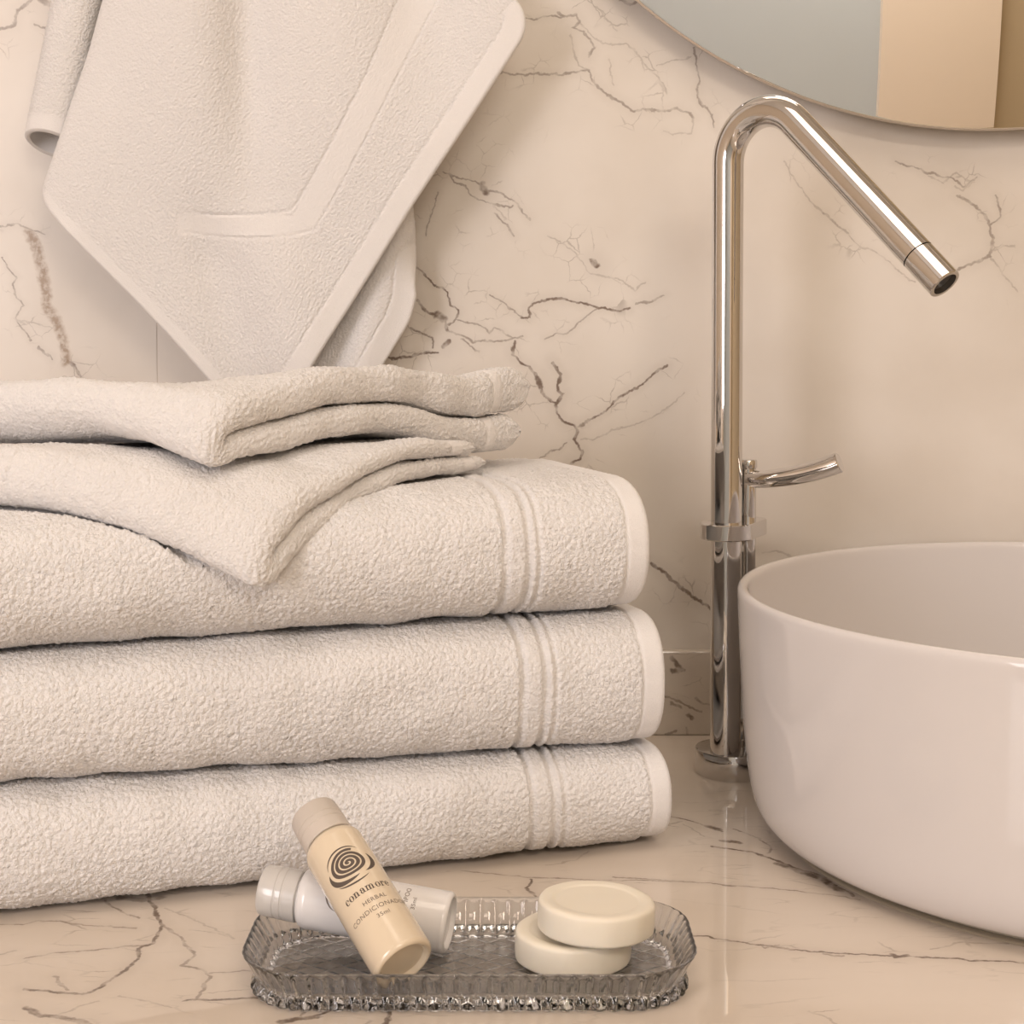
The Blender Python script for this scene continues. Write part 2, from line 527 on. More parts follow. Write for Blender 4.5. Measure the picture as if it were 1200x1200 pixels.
D, Mi, F_ = .92, .62, .34
WALL_VEINS = [
    # crack field right of the hanging towel
    wv([(520, 204), (541, 209), (562, 215)], .0008, Mi),
    wv([(526, 206), (534, 212), (545, 218), (551, 229)], .0008, Mi),
    wv([(566, 216), (570, 224)], .0036, D),
    wv([(574, 222), (587, 225), (601, 234), (611, 244), (622, 257)], .0009, Mi),
    wv([(551, 229), (569, 239), (590, 242), (601, 241)], .0008, Mi),
    wv([(580, 251), (594, 264), (603, 278)], .0008, Mi),
    wv([(515, 225), (510, 241), (501, 262), (499, 276)], .0007, Mi),
    wv([(641, 276), (660, 285), (681, 307), (692, 321), (723, 327), (744, 342), (755, 332)], .0008, F_),
    wv([(695, 307), (700, 313)], .0022, D),
    wv([(744, 356), (762, 353), (779, 346)], .0009, Mi),
    wv([(613, 373), (620, 372), (620, 362), (634, 352), (650, 350), (667, 352), (681, 354), (701, 361), (720, 362), (737, 362)], .0011, D),
    wv([(701, 361), (685, 374), (664, 390), (639, 397)], .0008, Mi),
    wv([(573, 346), (587, 353), (604, 367), (618, 374)], .0007, Mi),
    wv([(489, 313), (510, 334), (524, 342), (527, 356), (538, 363), (536, 374), (526, 381)], .0010, D),
    wv([(489, 353), (496, 362), (510, 370), (522, 374), (524, 388)], .0015, D),
    wv([(512, 370), (520, 374)], .0036, D),
    wv([(482, 383), (496, 391), (505, 395), (506, 407)], .0009, D),
    wv([(524, 388), (545, 395), (555, 400), (573, 399), (594, 399), (611, 395)], .0010, Mi),
    wv([(536, 374), (562, 380), (573, 391), (580, 385), (601, 397)], .0008, Mi),
    wv([(456, 419), (482, 417), (512, 412)], .0011, D),
    wv([(520, 405), (527, 402)], .0020, D),
    wv([(541, 398), (562, 411)], .0009, Mi),
    wv([(603, 402), (601, 416), (610, 425), (622, 430), (631, 447), (636, 461), (650, 472), (652, 482), (660, 495), (671, 498), (676, 507), (673, 517), (681, 528), (680, 538), (669, 541)], .0012, D),
    wv([(646, 425), (657, 440), (653, 458), (659, 463), (650, 475)], .0013, D),
    wv([(629, 444), (634, 456)], .0024, D),
    wv([(676, 500), (699, 488), (720, 472), (737, 458), (751, 447), (769, 439), (781, 428)], .0010, D),
    wv([(664, 519), (634, 537)], .0008, Mi),
    wv([(802, 461), (786, 475), (774, 484), (748, 496), (706, 510), (681, 516)], .0008, F_),
    # band above, towards the mirror
    wv([(585, 85), (620, 86), (650, 87), (690, 85), (694, 92)], .0009, Mi),
    wv([(615, 22), (652, 19), (662, 21)], .0008, Mi),
    wv([(654, 15), (661, 20), (676, 18), (680, 25), (672, 33), (684, 38), (696, 55), (690, 66)], .0011, Mi),
    wv([(680, 25), (690, 38), (706, 50), (720, 54), (733, 53), (745, 62), (758, 80), (775, 97), (781, 110)], .0008, F_),
    wv([(694, 92), (701, 101), (711, 109), (719, 116), (729, 123), (743, 129), (766, 131), (790, 128), (806, 131), (811, 137)], .0011, Mi),
    wv([(700, 8), (712, 26), (723, 39)], .0008, F_),
    wv([(668, 42), (672, 60), (680, 78), (690, 84)], .0007, F_),
    wv([(714, 70), (715, 88), (719, 100)], .0007, F_),
    wv([(814, 56), (814, 72), (820, 92), (818, 116), (824, 124), (836, 134), (838, 150)], .0009, Mi),
    wv([(770, 78), (792, 70), (808, 66)], .0007, F_),
    wv([(728, 0), (738, 6), (748, 2)], .0016, Mi),
    wv([(811, 137), (810, 156), (790, 158), (780, 154)], .0007, F_),
    # right of the spout
    wv([(920, 191), (937, 219), (965, 251), (983, 265), (1007, 286), (1032, 300), (1056, 321), (1074, 331)], .0008, F_),
    wv([(965, 251), (983, 265), (992, 272)], .0010, Mi),
    wv([(1049, 191), (1070, 198), (1095, 204), (1116, 209), (1130, 219), (1144, 209)], .0009, Mi),
    wv([(1088, 206), (1105, 214), (1121, 202), (1141, 214), (1130, 222), (1118, 218)], .0008, F_),
    wv([(1123, 228), (1144, 244), (1158, 261), (1165, 279), (1161, 300), (1140, 309), (1121, 316)], .0012, Mi),
    wv([(1168, 230), (1172, 254), (1161, 265)], .0008, Mi),
    wv([(1161, 303), (1179, 324), (1193, 342)], .0008, F_),
    wv([(1161, 296), (1176, 288), (1190, 290)], .0009, F_),
    # beside the towel stack and behind the basin
    wv([(764, 660), (780, 671), (795, 687), (818, 702), (836, 717)], .0015, D),
    wv([(892, 650), (908, 645), (922, 650), (934, 657)], .0010, F_),
    # left edge
    wv([(-40, 50), (0, 36), (16, 30), (20, 12), (38, 3)], .0016, Mi),
    wv([(48, 0), (62, 6), (74, 2)], .0030, Mi),
    wv([(42, 28), (54, 34)], .0008, Mi),
    wv([(-30, 270), (2, 266), (20, 264), (30, 268), (52, 272)], .0008, Mi),
    wv([(3, 302), (11, 315), (19, 325), (15, 333), (19, 350), (27, 357), (18, 371), (26, 383), (37, 401)], .0008, Mi),
    wv([(46, 409), (58, 420)], .0009, Mi),
    wv([(24, 376), (40, 379), (60, 384)], .0007, F_),
    wv([(80, 424), (91, 437), (110, 462)], .0013, D),
]
RUST = [wv([(33, 273), (44, 292), (50, 320), (54, 345), (55, 360), (66, 378), (72, 392), (77, 412), (78, 424)], .0042, 1.)]

SPLASH_V = [([pix(x, y, Y_SPLASH) for x, y in p], w, k) for p, w, k in [
    ([(786, 770), (794, 778), (800, 785), (788, 787)], .0022, D),
    ([(770, 812), (790, 820), (806, 828), (822, 834)], .0010, Mi),
    ([(786, 824), (798, 830)], .0012, Mi),
    ([(816, 818), (826, 826), (834, 828)], .0011, Mi),
    ([(808, 840), (812, 842)], .0018, D),
    ([(805, 854), (806, 860)], .0014, Mi),
    ([(780, 862), (792, 858)], .0010, Mi)]]
M_SPLASH = marble('backsplash_marble', SPLASH_V, 'XZ', rough=.16, warp=.003, vein_col=(.17, .12, .085),
                  base=((.62, .545, .46), (.70, .62, .54)), stretch=(.5, 1, 1.3), streaks=.3)


def fv(pts, w, k):
    return ([onz(x, y) for x, y in pts], w, k)


COUNTER_V = [
    fv([(0, 1083), (26, 1084), (45, 1080), (65, 1080), (100, 1085), (160, 1087)], .0011, Mi),
    fv([(0, 1118), (18, 1114)], .0010, F_),
    fv([(28, 1124), (60, 1117), (110, 1112), (172, 1108)], .0010, Mi),
    fv([(172, 1043), (180, 1066), (190, 1084), (184, 1098), (178, 1106), (160, 1112), (158, 1126), (149, 1136), (140, 1142), (124, 1152), (110, 1161), (103, 1165), (60, 1162), (30, 1159)], .0013, D),
    fv([(62, 1145), (68, 1152), (80, 1160)], .0012, Mi),
    fv([(190, 1084), (212, 1098), (222, 1110), (226, 1122), (214, 1131), (240, 1138), (247, 1145), (238, 1160), (228, 1170)], .0011, Mi),
    fv([(247, 1140), (270, 1139), (292, 1139)], .0009, Mi),
    fv([(216, 1172), (260, 1171), (330, 1169)], .0013, D),
    fv([(30, 1182), (48, 1189), (66, 1191), (92, 1196), (120, 1210)], .0022, D),
    fv([(66, 1191), (90, 1180), (115, 1174)], .0009, F_),
    fv([(192, 1064), (220, 1074), (250, 1088), (275, 1100)], .0009, F_),
    fv([(120, 1055), (140, 1068), (165, 1075)], .0010, Mi),
    fv([(140, 1052), (170, 1054), (188, 1052)], .0032, Mi),
    fv([(140, 1167), (170, 1172), (200, 1180)], .0008, F_),
    # under the tray
    fv([(330, 1196), (352, 1193), (372, 1192)], .0022, D),
    fv([(352, 1193), (375, 1188), (392, 1182)], .0012, D),
    fv([(352, 1182), (354, 1192)], .0010, Mi),
    fv([(452, 1202), (455, 1194), (458, 1186)], .0014, D),
    # behind the tray
    fv([(540, 1020), (580, 1024), (610, 1028), (655, 1029), (700, 1031), (760, 1032), (830, 1035), (860, 1038)], .0010, Mi),
    fv([(622, 1030), (620, 1038), (617, 1041), (628, 1049), (636, 1060)], .0011, D),
    fv([(640, 1014), (675, 1008), (690, 998)], .0009, F_),
    # by the basin
    fv([(780, 956), (800, 960), (828, 967), (846, 974)], .0012, D),
    fv([(830, 968), (842, 972)], .0030, D),
    fv([(846, 985), (866, 988)], .0026, D),
    fv([(800, 966), (826, 980)], .0009, F_),
    fv([(834, 992), (860, 995), (880, 998), (905, 1006), (930, 1016), (960, 1026), (1000, 1050)], .0013, D),
    fv([(912, 1012), (940, 1022), (968, 1032), (985, 1044)], .0030, D),
    fv([(860, 972), (890, 982), (903, 992), (900, 1000)], .0009, Mi),
    fv([(720, 1028), (800, 1033), (860, 1037), (920, 1042), (965, 1048), (1010, 1054)], .0010, Mi),
    fv([(812, 1097), (832, 1098), (860, 1103), (900, 1108), (950, 1115), (1000, 1118), (1060, 1121), (1100, 1123), (1150, 1126), (1220, 1130)], .0011, D),
    fv([(1046, 1118), (1050, 1122), (1064, 1120)], .0016, D),
    fv([(890, 1106), (895, 1110), (915, 1108)], .0008, Mi),
    fv([(965, 1118), (985, 1120)], .0012, Mi),
    fv([(948, 1186), (965, 1192), (980, 1200)], .0010, F_),
    fv([(1090, 1112), (1130, 1104), (1180, 1106)], .0009, F_),
]
def near_cell(veins, u0, u1, v0, v1, iu, iv, pad=.034):
    """strokes that come near a cell of the slab"""
    out = []
    for pts, w, k in veins:
        for p, q in zip(pts[:-1], pts[1:]):
            if max(p[iu], q[iu]) < u0 - pad or min(p[iu], q[iu]) > u1 + pad: continue
            if max(p[iv], q[iv]) < v0 - pad or min(p[iv], q[iv]) > v1 + pad: continue
            out.append(([p, q], w, k))
    return out


def slab(name, lo, hi, face, us, vs, mat_fn, parent=None):
    """box whose visible face ('front' or 'top') is cut into cells, each with the strokes that cross it"""
    x0, y0, z0 = lo; x1, y1, z1 = hi
    V = []; Fc = []; mi = []; mats = []
    ua, ub = x0, x1
    va, vb = (z0, z1) if face == 'front' else (y0, y1)
    U = [ua] + [u for u in us if ua < u < ub] + [ub]
    W = [va] + [v for v in vs if va < v < vb] + [vb]
    mats.append(mat_fn(None))
    idx = {}
    for i, u in enumerate(U):
        for j, v in enumerate(W):
            idx[i, j] = len(V)
            V.append((u, y0, v) if face == 'front' else (u, v, z1))
    for i in range(len(U) - 1):
        for j in range(len(W) - 1):
            Fc.append([idx[i, j], idx[i + 1, j], idx[i + 1, j + 1], idx[i, j + 1]])
            m_ = mat_fn((U[i], U[i + 1], W[j], W[j + 1]))
            if m_ is mats[0]: mi.append(0)
            else:
                mats.append(m_); mi.append(len(mats) - 1)
    o = len(V)
    V += [(x0, y0, z0), (x1, y0, z0), (x1, y1, z0), (x0, y1, z0), (x0, y0, z1), (x1, y0, z1), (x1, y1, z1), (x0, y1, z1)]
    box = [(0, 3, 2, 1), (4, 5, 6, 7), (0, 1, 5, 4), (2, 3, 7, 6), (1, 2, 6, 5), (0, 4, 7, 3)]
    for k, f in enumerate(box):
        if (face == 'front' and k == 2) or (face == 'top' and k == 1): continue
        Fc.append([o + q for q in f]); mi.append(0)
    me = bpy.data.meshes.new(name)
    me.from_pydata(V, [], Fc)
    for m_ in mats: me.materials.append(m_)
    me.polygons.foreach_set('material_index', np.array(mi, np.int32))
    me.update()
    return link_mesh(name, me, None, parent, False)


def cell_mats(name, veins, iu, iv, **kw):
    cache = {}
    rust_all = kw.pop('rust', None)

    def fn(cell):
        loc = [] if cell is None else near_cell(veins, *cell, iu, iv)
        rs = [] if (cell is None or not rust_all) else near_cell(rust_all, *cell, iu, iv, .012)
        if not loc and not rs:
            if 0 not in cache: cache[0] = marble(name, [], **kw)
            return cache[0]
        return marble(name, loc, rust=rs or None, **kw)
    return fn


wall_fn = cell_mats('wall_marble', WALL_VEINS, 0, 2, plane='XZ', rust=RUST, rough=.32, warp=.0035,
                    base=((.70, .635, .565), (.77, .71, .645)), vein_col=(.15, .095, .065))
counter_fn = cell_mats('counter_marble', COUNTER_V, 0, 1, plane='XY', rough=.025, warp=.003, stretch=(.32, 1.0, 1), streaks=.20,
                       base=((.64, .55, .46), (.72, .635, .55)), vein_col=(.14, .095, .068))
CELLX = [v for v in np.arange(-.45, .46, .09)]
CELLZ = [v for v in np.arange(-.02, .61, .09)]
CELLY = [v for v in np.arange(.50, 1.06, .09)]

# back wall of marble panels: one joint shows left of the hanging towel
joint_x = float(pix(184, 400, Y_WALL)[0])
wall = bpy.data.objects.new('wall_back', None); COL.objects.link(wall)
wall.location = (0, Y_WALL, 0)
tag(wall, 'cream marble wall with fine brown cracked veins', kind='structure')
g = .0003
edges = [XL, joint_x - 1.2, joint_x, joint_x + 1.2, XR]
M_GROUT = plain('wall_grout', (.62, .545, .475), .8, 0, .2, .02, 60)
for a, c in zip(edges[:-1], edges[1:]):
    slab('panel', (a + g, Y_WALL, ZF), (c - g, Y_WALL + .012, ZC), 'front', CELLX, CELLZ, wall_fn, wall)
for a in edges[1:-1]:
    box_mesh('grout_line', (a - g, Y_WALL + .0002, ZF), (a + g, Y_WALL + .0118, ZC), M_GROUT, wall)
box_mesh('backing', (XL, Y_WALL + .012, ZF), (XR, Y_WALL + .06, ZC), M_PLASTER, wall)

bs = box_mesh('backsplash', (-1.2, Y_SPLASH, 0.0), (1.35, Y_WALL, Z_SPLASH), M_SPLASH, None, bevel=.0012, segs=2)
tag(bs, 'low marble backsplash strip along the back of the countertop', 'backsplash')
ct = slab('countertop', (-1.2, 0.40, -.04), (1.35, Y_WALL, 0.0), 'top', CELLX, CELLY, counter_fn)
tag(ct, 'polished beige marble countertop with thin brown veins', 'countertop')

tag(box_mesh('floor', (XL, YF, ZF - .05), (XR, Y_WALL, ZF), M_FLOORT), kind='structure')
tag(box_mesh('ceiling', (XL, YF, ZC), (XR, Y_WALL, ZC + .05), M_CEIL), kind='structure')
tag(box_mesh('wall_left', (XL - .05, YF, ZF), (XL, Y_WALL, ZC), M_PLASTER), kind='structure')
tag(box_mesh('wall_right', (XR, YF, ZF), (XR + .05, Y_WALL, ZC), M_SAND), kind='structure')
tag(box_mesh('wall_front', (XL, YF - .05, ZF), (XR, YF, ZC), M_BLUE), kind='structure')
# pier that shows cream in the mirror
YP = YF + .06
kx = lambda px: (px - PX) / FPX * (2 * Y_WALL - YP)
tag(box_mesh('wall_pier', (kx(925), YF, ZF), (kx(1172), YP, ZC), M_PIER), kind='structure')
tag(box_mesh('wall_niche', (kx(1172), YF, ZF), (XR, YF + .02, ZC), M_SAND), kind='structure')

# ------------------------------------------------------------------ mirror
MR = 0.0
mc_px = (1155.0, 153.0)
Y_MIR = Y_WALL - .020
mb = pix(mc_px[0], mc_px[1], Y_MIR)
mr_ = 0.352
mirror = empty('round_mirror', (mb[0], Y_WALL, mb[2] + mr_), 'large round frameless mirror on the marble wall above the basin', 'mirror')
MM = Matrix.Translation((mb[0], Y_WALL, mb[2] + mr_)) @ Matrix.Rotation(math.pi / 2, 4, 'X')
lathe('glass_face', [(0, .0200), (mr_ - .002, .0200), (mr_ - .0012, .0197)], M_MIRROR, mirror, MM, 256, flip=True)
lathe('edge_band', [(mr_ - .0012, .0197), (mr_, .0190), (mr_, .0172), (mr_ - .001, .0166), (mr_ - .02, .0166)], M_MEDGE, mirror, MM, 256, flip=True)
lathe('back_plate', [(mr_ - .02, .0166), (mr_ - .045, .0166), (mr_ - .045, .0), (0, .0)], M_DARK, mirror, MM, 96, flip=True)

# ------------------------------------------------------------------ basin
BX, BY = .325, .838
basin = empty('vessel_basin', (BX, BY, 0), 'round white ceramic vessel basin standing on the marble countertop', 'basin')
MB_ = Matrix.Translation((BX, BY, 0))
BH = .1325
prof = [(.1760, .0045), (.1800, .0047), (.1845, .0060), (.1885, .0088), (.1915, .0128), (.1940, .019), (.1960, .028), (.1975, .040),
        (.1990, .055), (.2003, .075), (.2013, .095), (.2020, .112), (.2026, .124), (.2027, .1290), (.2021, .1313), (.2008, .1325),
        (.1992, .1325), (.1978, .1314), (.1970, .1292), (.1966, .122), (.1955, .105), (.1940, .085), (.1915, .062), (.187, .042),
        (.178, .028), (.160, .020), (.120, .015), (.060, .0125), (.022, .012)]


def dense(pr, k=4):
    pr = np.array(pr); n = len(pr)
    t = np.linspace(0, n - 1, (n - 1) * k + 1)
    # Catmull-Rom
    out = []
    for v in t:
        i = min(int(v), n - 2); f = v - i
        p0 = pr[max(i - 1, 0)]; p1 = pr[i]; p2 = pr[i + 1]; p3 = pr[min(i + 2, n - 1)]
        out.append(.5 * (2 * p1 + (p2 - p0) * f + (2 * p0 - 5 * p1 + 4 * p2 - p3) * f ** 2 + (3 * p1 - p0 - 3 * p2 + p3) * f ** 3))
    return np.array(out)


lathe('bowl', dense(prof), M_CERAMIC, basin, MB_, 256)
lathe('foot_ring', [(.150, .0060), (.150, .0), (.1725, .0), (.1738, .0012), (.1740, .0060)], M_SEAL, basin, MB_, 192)
lathe('silicone_bead', dense([(.1745, .0012), (.1768, .0010), (.1780, .0006), (.1785, .0), (.1745, .0)], 3), M_SEAL, basin, MB_, 192)
lathe('drain', [(.0, .0138), (.018, .0138), (.021, .0132), (.0225, .0118), (.0225, .009)], M_CHROME, basin, MB_, 48, flip=True)

# ------------------------------------------------------------------ faucet
FX, FY = .1300, .954          # main column
VX, VY = .1462, .9765         # valve column
disc_c = ((FX + VX) / 2 - .0015, (FY + VY) / 2 - .0005)
faucet = empty('tall_basin_faucet', (disc_c[0], disc_c[1], 0), 'tall chrome basin faucet with angled spout beside the white basin', 'faucet')
lathe('base_disc', [(0, .0155), (.0222, .0155), (.0233, .0152), (.0236, .0145), (.0236, .0008), (.0232, 0), (0, 0)],
      M_CHROME, faucet, Matrix.Translation((disc_c[0], disc_c[1], 0)), 96, flip=True)
R_T = .0094
R_B = .0288
z_c = .372
ex, ey = .69, -.727
nl = math.hypot(ex, ey); ex /= nl; ey /= nl
path = [(0, z) for z in np.linspace(.0155, z_c, 40)]
ang = math.radians(134)
for a in np.linspace(0, ang, 32)[1:]:
    path.append((R_B * (1 - math.cos(a)), z_c + R_B * math.sin(a)))
p_end = np.array(path[-1]); dr = np.array([math.sin(ang), math.cos(ang)])
Ls = .138
for t in np.linspace(0, Ls - .0235, 20)[1:]:
    path.append(tuple(p_end + dr * t))
to3 = lambda q: (FX + ex * q[0], FY + ey * q[0], q[1])
P = tube_pts([to3(q) for q in path], R_T, 48)
grid_obj('column_and_spout', P, M_CHROME, faucet, cv=True)
tip0 = p_end + dr * (Ls - .0232)
tip1 = p_end + dr * Ls
r_in = .0072
pp = [tip0 - dr * .001, tip0, tip0 + dr * .0003, tip1 - dr * .0004, tip1, tip1, tip1 - dr * .006]
rr = [R_T - .0006, R_T - .0006, R_T, R_T, R_T - .0004, r_in, r_in]
# tangents need increasing steps: build the tip by hand around its axis
axis = Vector(to3(tip1)) - Vector(to3(tip0)); Lt = axis.length
TM = Matrix.Translation(to3(tip0)) @ axis.to_track_quat('Z', 'Y').to_matrix().to_4x4()
lathe('aerator_tip', [(R_T - .0007, -.002), (R_T - .0007, .0003), (R_T, .0005), (R_T, Lt - .0005), (R_T - .0004, Lt), (r_in, Lt), (r_in, Lt - .007)],
      M_CHROME, faucet, TM, 48, flip=False)
lathe('aerator_screen', [(r_in + .0001, Lt - .0035), (.004, Lt - .003), (0, Lt - .003)], M_DARK, faucet, TM, 32)
# valve column with cap
lathe('valve_column', [(.0066, .0155), (.0066, .0178), (.0052, .0182), (.0052, .1865), (.0049, .1868)], M_CHROME, faucet, Matrix.Translation((VX, VY, 0)), 40)
lathe('valve_cap', [(.0049, .1868), (.0056, .1870), (.0058, .1874), (.0058, .1912), (.0054, .1920), (0, .1922)], M_CHROME, faucet, Matrix.Translation((VX, VY, 0)), 40)


# collar: hull of two circles, bevelled
def hull_outline(c0, r0, c1, r1, n=40):
    c0 = np.array(c0); c1 = np.array(c1)
    d = c1 - c0; L = np.linalg.norm(d); u = d / L
    th = math.acos((r0 - r1) / L)
    base = math.atan2(u[1], u[0])
    pts = []
    for a in np.linspace(base + th, base + 2 * math.pi - th, n):
        pts.append(c0 + r0 * np.array([math.cos(a), math.sin(a)]))
    for a in np.linspace(base - th, base + th, n):
        pts.append(c1 + r1 * np.array([math.cos(a), math.sin(a)]))
    return np.array(pts)


zc0, zc1 = .1458, .1555
rings = []
for ins, z in [(.006, zc0), (.0006, zc0), (0, zc0 + .0006), (0, zc1 - .0006), (.0006, zc1), (.006, zc1)]:
    o2 = hull_outline((FX, FY), .0160 - ins, (VX, VY), .0118 - ins)
    rings.append(np.c_[o2, np.full(len(o2), z)])
co = grid_obj('collar', np.array(rings), M_CHROME, faucet, cv=True, caps=[0, 5])
co.data.set_sharp_from_angle(angle=math.radians(28))
# lever
lv_px = [(876, 561, .9755), (890, 561.5, .972), (906, 560.5, .968), (925, 558, .963), (945, 554, .958), (965, 548.5, .953), (983, 542, .949)]
lp = dense([pix(*q) for q in lv_px], 6)
rad = np.linspace(.0052, .0064, len(lp))
T = lp[-1] - lp[-2]; T /= np.linalg.norm(T)
lp2 = np.vstack([lp, lp[-1] + T * .0006])
P = tube_pts(lp2, np.append(rad, .0059), 32)
lo_ = grid_obj('lever', P, M_CHROME, faucet, cv=True, caps=[0, len(lp2) - 1])
lo_.data.set_sharp_from_angle(angle=math.radians(28))

# ------------------------------------------------------------------ bath towel stack
A0 = onz(0, 1062)[:2]
A1 = onz(786, 975)[:2]
e_dir = (A1 - A0) / np.linalg.norm(A1 - A0)
w_dir = np.array([-e_dir[1], e_dir[0]])          # towards the wall


def towel_contour(zb, zt, rf, D, fine=.00105):
    """closed contour (d, z) of a folded towel, front rounded; returns fractions shared by all rows"""
    hh = (zt - zb) / 2; zm = (zt + zb) / 2
    # front from bottom to top
    nph = 100
    ph = np.linspace(-np.pi / 2, np.pi / 2, nph)
    ce = 2 / 2.35
    d = rf * (1 - np.sign(np.cos(ph)) * np.abs(np.cos(ph)) ** ce)
    z = zm + hh * np.sign(np.sin(ph)) * np.abs(np.sin(ph)) ** ce
    pts = [(a, b_) for a, b_ in zip(d, z)]
    for q in np.arange(rf + fine, rf + .055, .0016): pts.append((q, zt))
    for q in np.linspace(rf + .06, D - .02, 10): pts.append((q, zt))
    for a in np.linspace(np.pi / 2, -np.pi / 2, 12)[1:-1]: pts.append((D - .02 + .02 * math.cos(a), zm + hh * math.sin(a)))
    for q in np.linspace(D - .02, rf + .004, 14): pts.append((q, zb))
    return np.array(pts)


def bath_towel(label, zb_f, zt_f, rf, D, x_end, y_end, setback, seed, dented=False):
    # s along e_dir from A0
    t0 = empty('bath_towel', (float(A0[0]), float(A0[1]) + .1, 0), label, 'towel', 'folded white bath towels in the stack')
    base = A0 + w_dir * setback
    lo, hi = 0, .6
    for _ in range(40):
        mid = (lo + hi) / 2
        q = base + e_dir * mid - w_dir * rf
        zz = (zb_f(mid) + zt_f(mid)) / 2
        if proj(np.array([q[0], q[1], zz]))[0] < x_end: lo = mid
        else: hi = mid
    S1 = lo
    S0 = -.10
    s = np.concatenate([np.arange(S0, -.03, .0025), np.arange(-.03, S1 - .0035, .00105)])
    rows = [towel_contour(zb_f(v), zt_f(v), rf, D) for v in s]
    C = np.array(rows)                                   # (ns, nv, 2)
    # gentle handmade unevenness of the front
    arc = np.concatenate([[0], np.cumsum(np.linalg.norm(np.diff(C[len(s) // 2], axis=0), axis=1))])
    SS, TT = np.meshgrid(s + seed * .07, arc + seed * .05, indexing='ij')
    P = np.zeros(C.shape[:2] + (3,))
    xy = base[None, None] + e_dir * s[:, None, None] + w_dir * (C[..., 0:1] - rf)
    P[..., :2] = xy; P[..., 2] = C[..., 1]
    n = grid_normals(P, cv=True)
    ctr = P.mean(axis=1, keepdims=True)
    if np.mean(np.sum(n * (P - ctr), -1)) < 0: n = -n
    # masks
    r = S1 - s                                            # distance to the right end
    h_row = np.zeros(len(s)); terry = np.ones(len(s)); rib = np.zeros(len(s))

    def band(a, c, h, tm, rb=0, soft=.0008):
        k = smooth01((r - (a - soft)) / (2 * soft)) * smooth01(((c + soft) - r) / (2 * soft))
        h_row[:] = h_row * (1 - k) + h * k
        terry[:] = terry * (1 - k) + tm * k
        rib[:] = rib * (1 - k) + rb * k
    band(0, .0125, -.0006, .06, 1)                       # hem
    band(.0125, .0140, -.0014, .1)
    band(.0600, .0625, -.0013, .12, 1)
    band(.0650, .0688, -.0021, .05, 1)                   # woven border grooves
    band(.0688, .0770, -.0002, .7, .6)
    band(.0770, .0806, -.0023, .05, 1)
    tm = sample(T_BATH, SS, TT)
    h = .00046 * np.tanh(tm * .9) + .00020 * sample(T_FINE, SS, TT)
    # pressed flat where towels touch
    front = smooth01((rf + .035 - C[..., 0]) / .03)
    touch = smooth01((C[..., 0] - rf * .75) / .008)
    low = (np.abs(C[..., 1] - np.array([zb_f(v) for v in s])[:, None]) < 1e-6)
    h = h * terry[:, None] * np.where(low, .25, 1.0)
    h = h + h_row[:, None] * np.where(low, .2, 1.0)
    h = h + rib[:, None] * .00014 * np.sin(TT * 2 * np.pi / .0021)
    h = h + .0004 * sample(T_BIG, SS, TT) * np.where(C[..., 0] < rf * 1.2, 1, .15) * terry[:, None]
    h = h - .0006
    P = P + n * h[..., None]
    if dented: P = dent(P, .135)
    # rounded right end
    end = P[-1]; ec = end.mean(axis=0)
    ne = n[-1]
    caps = []
    for a in np.linspace(0, np.pi / 2, 6)[1:]:
        q = end - ne * .0030 * (1 - math.cos(a))
        q = q.copy(); q[:, :2] += e_dir * .0034 * math.sin(a)
        caps.append(q)
    P = np.concatenate([P, np.array(caps)])
    rfull = np.concatenate([r, np.zeros(5)])
    nr = P.shape[0]
    rf_mid = (rfull[:-1] + rfull[1:]) / 2
    nv = P.shape[1]

    def part(name, lo_, hi_, mat, caps=None):
        k = (rf_mid >= lo_) & (rf_mid < hi_)
        mask = np.repeat(k[:, None], nv, 1)
        return grid_obj(name, P, mat, t0, cv=True, mask=mask, caps=caps, flip=False)
    part('terry_body', .0808, 9, M_BATH, [0])
    part('woven_border', .0600, .0808, M_HAND)
    part('terry_end', .0140, .0600, M_BATH)
    part('hem', -1, .0140, M_FLAT, [nr - 1])
    return t0


SL = np.linalg.norm(A1 - A0)
lin = lambda a, c: (lambda s: a + (c - a) * np.clip(s / SL, -.3, 1.2))
z1 = lin(.0610, .0525)
z2 = lin(.1220, .1240)
z3 = lin(.1880, .1960)
zero = lambda s: 0.0012
# footprint of the lower hand towel, and how it droops over the front of the stack
c1 = pix(302, 655, .727)[:2]
r1 = pix(568, 536, .872)[:2]
l1 = pix(0, 556, .742)[:2]
ea1 = (r1 - c1); L1 = np.linalg.norm(ea1); ea1 /= L1
eb1 = (l1 - c1); eb1 /= np.linalg.norm(eb1)


def ground1(xy):
    q = (xy - A0) @ w_dir
    s = (xy - A0) @ e_dir
    x = np.clip(.026 - q, 0, .075)
    return z3(s) + .0012 - .031 * (x / .061) ** 2.2


def dent(P, zm):
    """the soft bath towel gives way under the hand towel lying on it"""
    ab = np.linalg.solve(np.stack([ea1, eb1], 1), (P[..., :2] - c1).reshape(-1, 2).T).T.reshape(P.shape[:-1] + (2,))
    w = smooth01((ab[..., 0] - .0015) / .005) * smooth01((ab[..., 1] - .0015) / .005) * smooth01((L1 + .006 - ab[..., 0]) / .008)
    g_ = ground1(P[..., :2].reshape(-1, 2)).reshape(P.shape[:-1]) - .0024
    z = P[..., 2]
    new = np.where(z > zm, np.minimum(z, g_), z)
    P = P.copy()
    P[..., 2] = z + (new - z) * w
    return P


bath_towel('folded white bath towel at the bottom of the stack, lying on the marble countertop', zero, z1, .031, .185, 793, 930, .000, 1)
bath_towel('folded white bath towel in the middle of the three thick stacked towels', z1, z2, .033, .185, 783, 790, .002, 2)
bath_towel('thick folded white bath towel third from the counter, under the small hand towels', z2, z3, .046, .180, 765, 640, .014, 3, True)


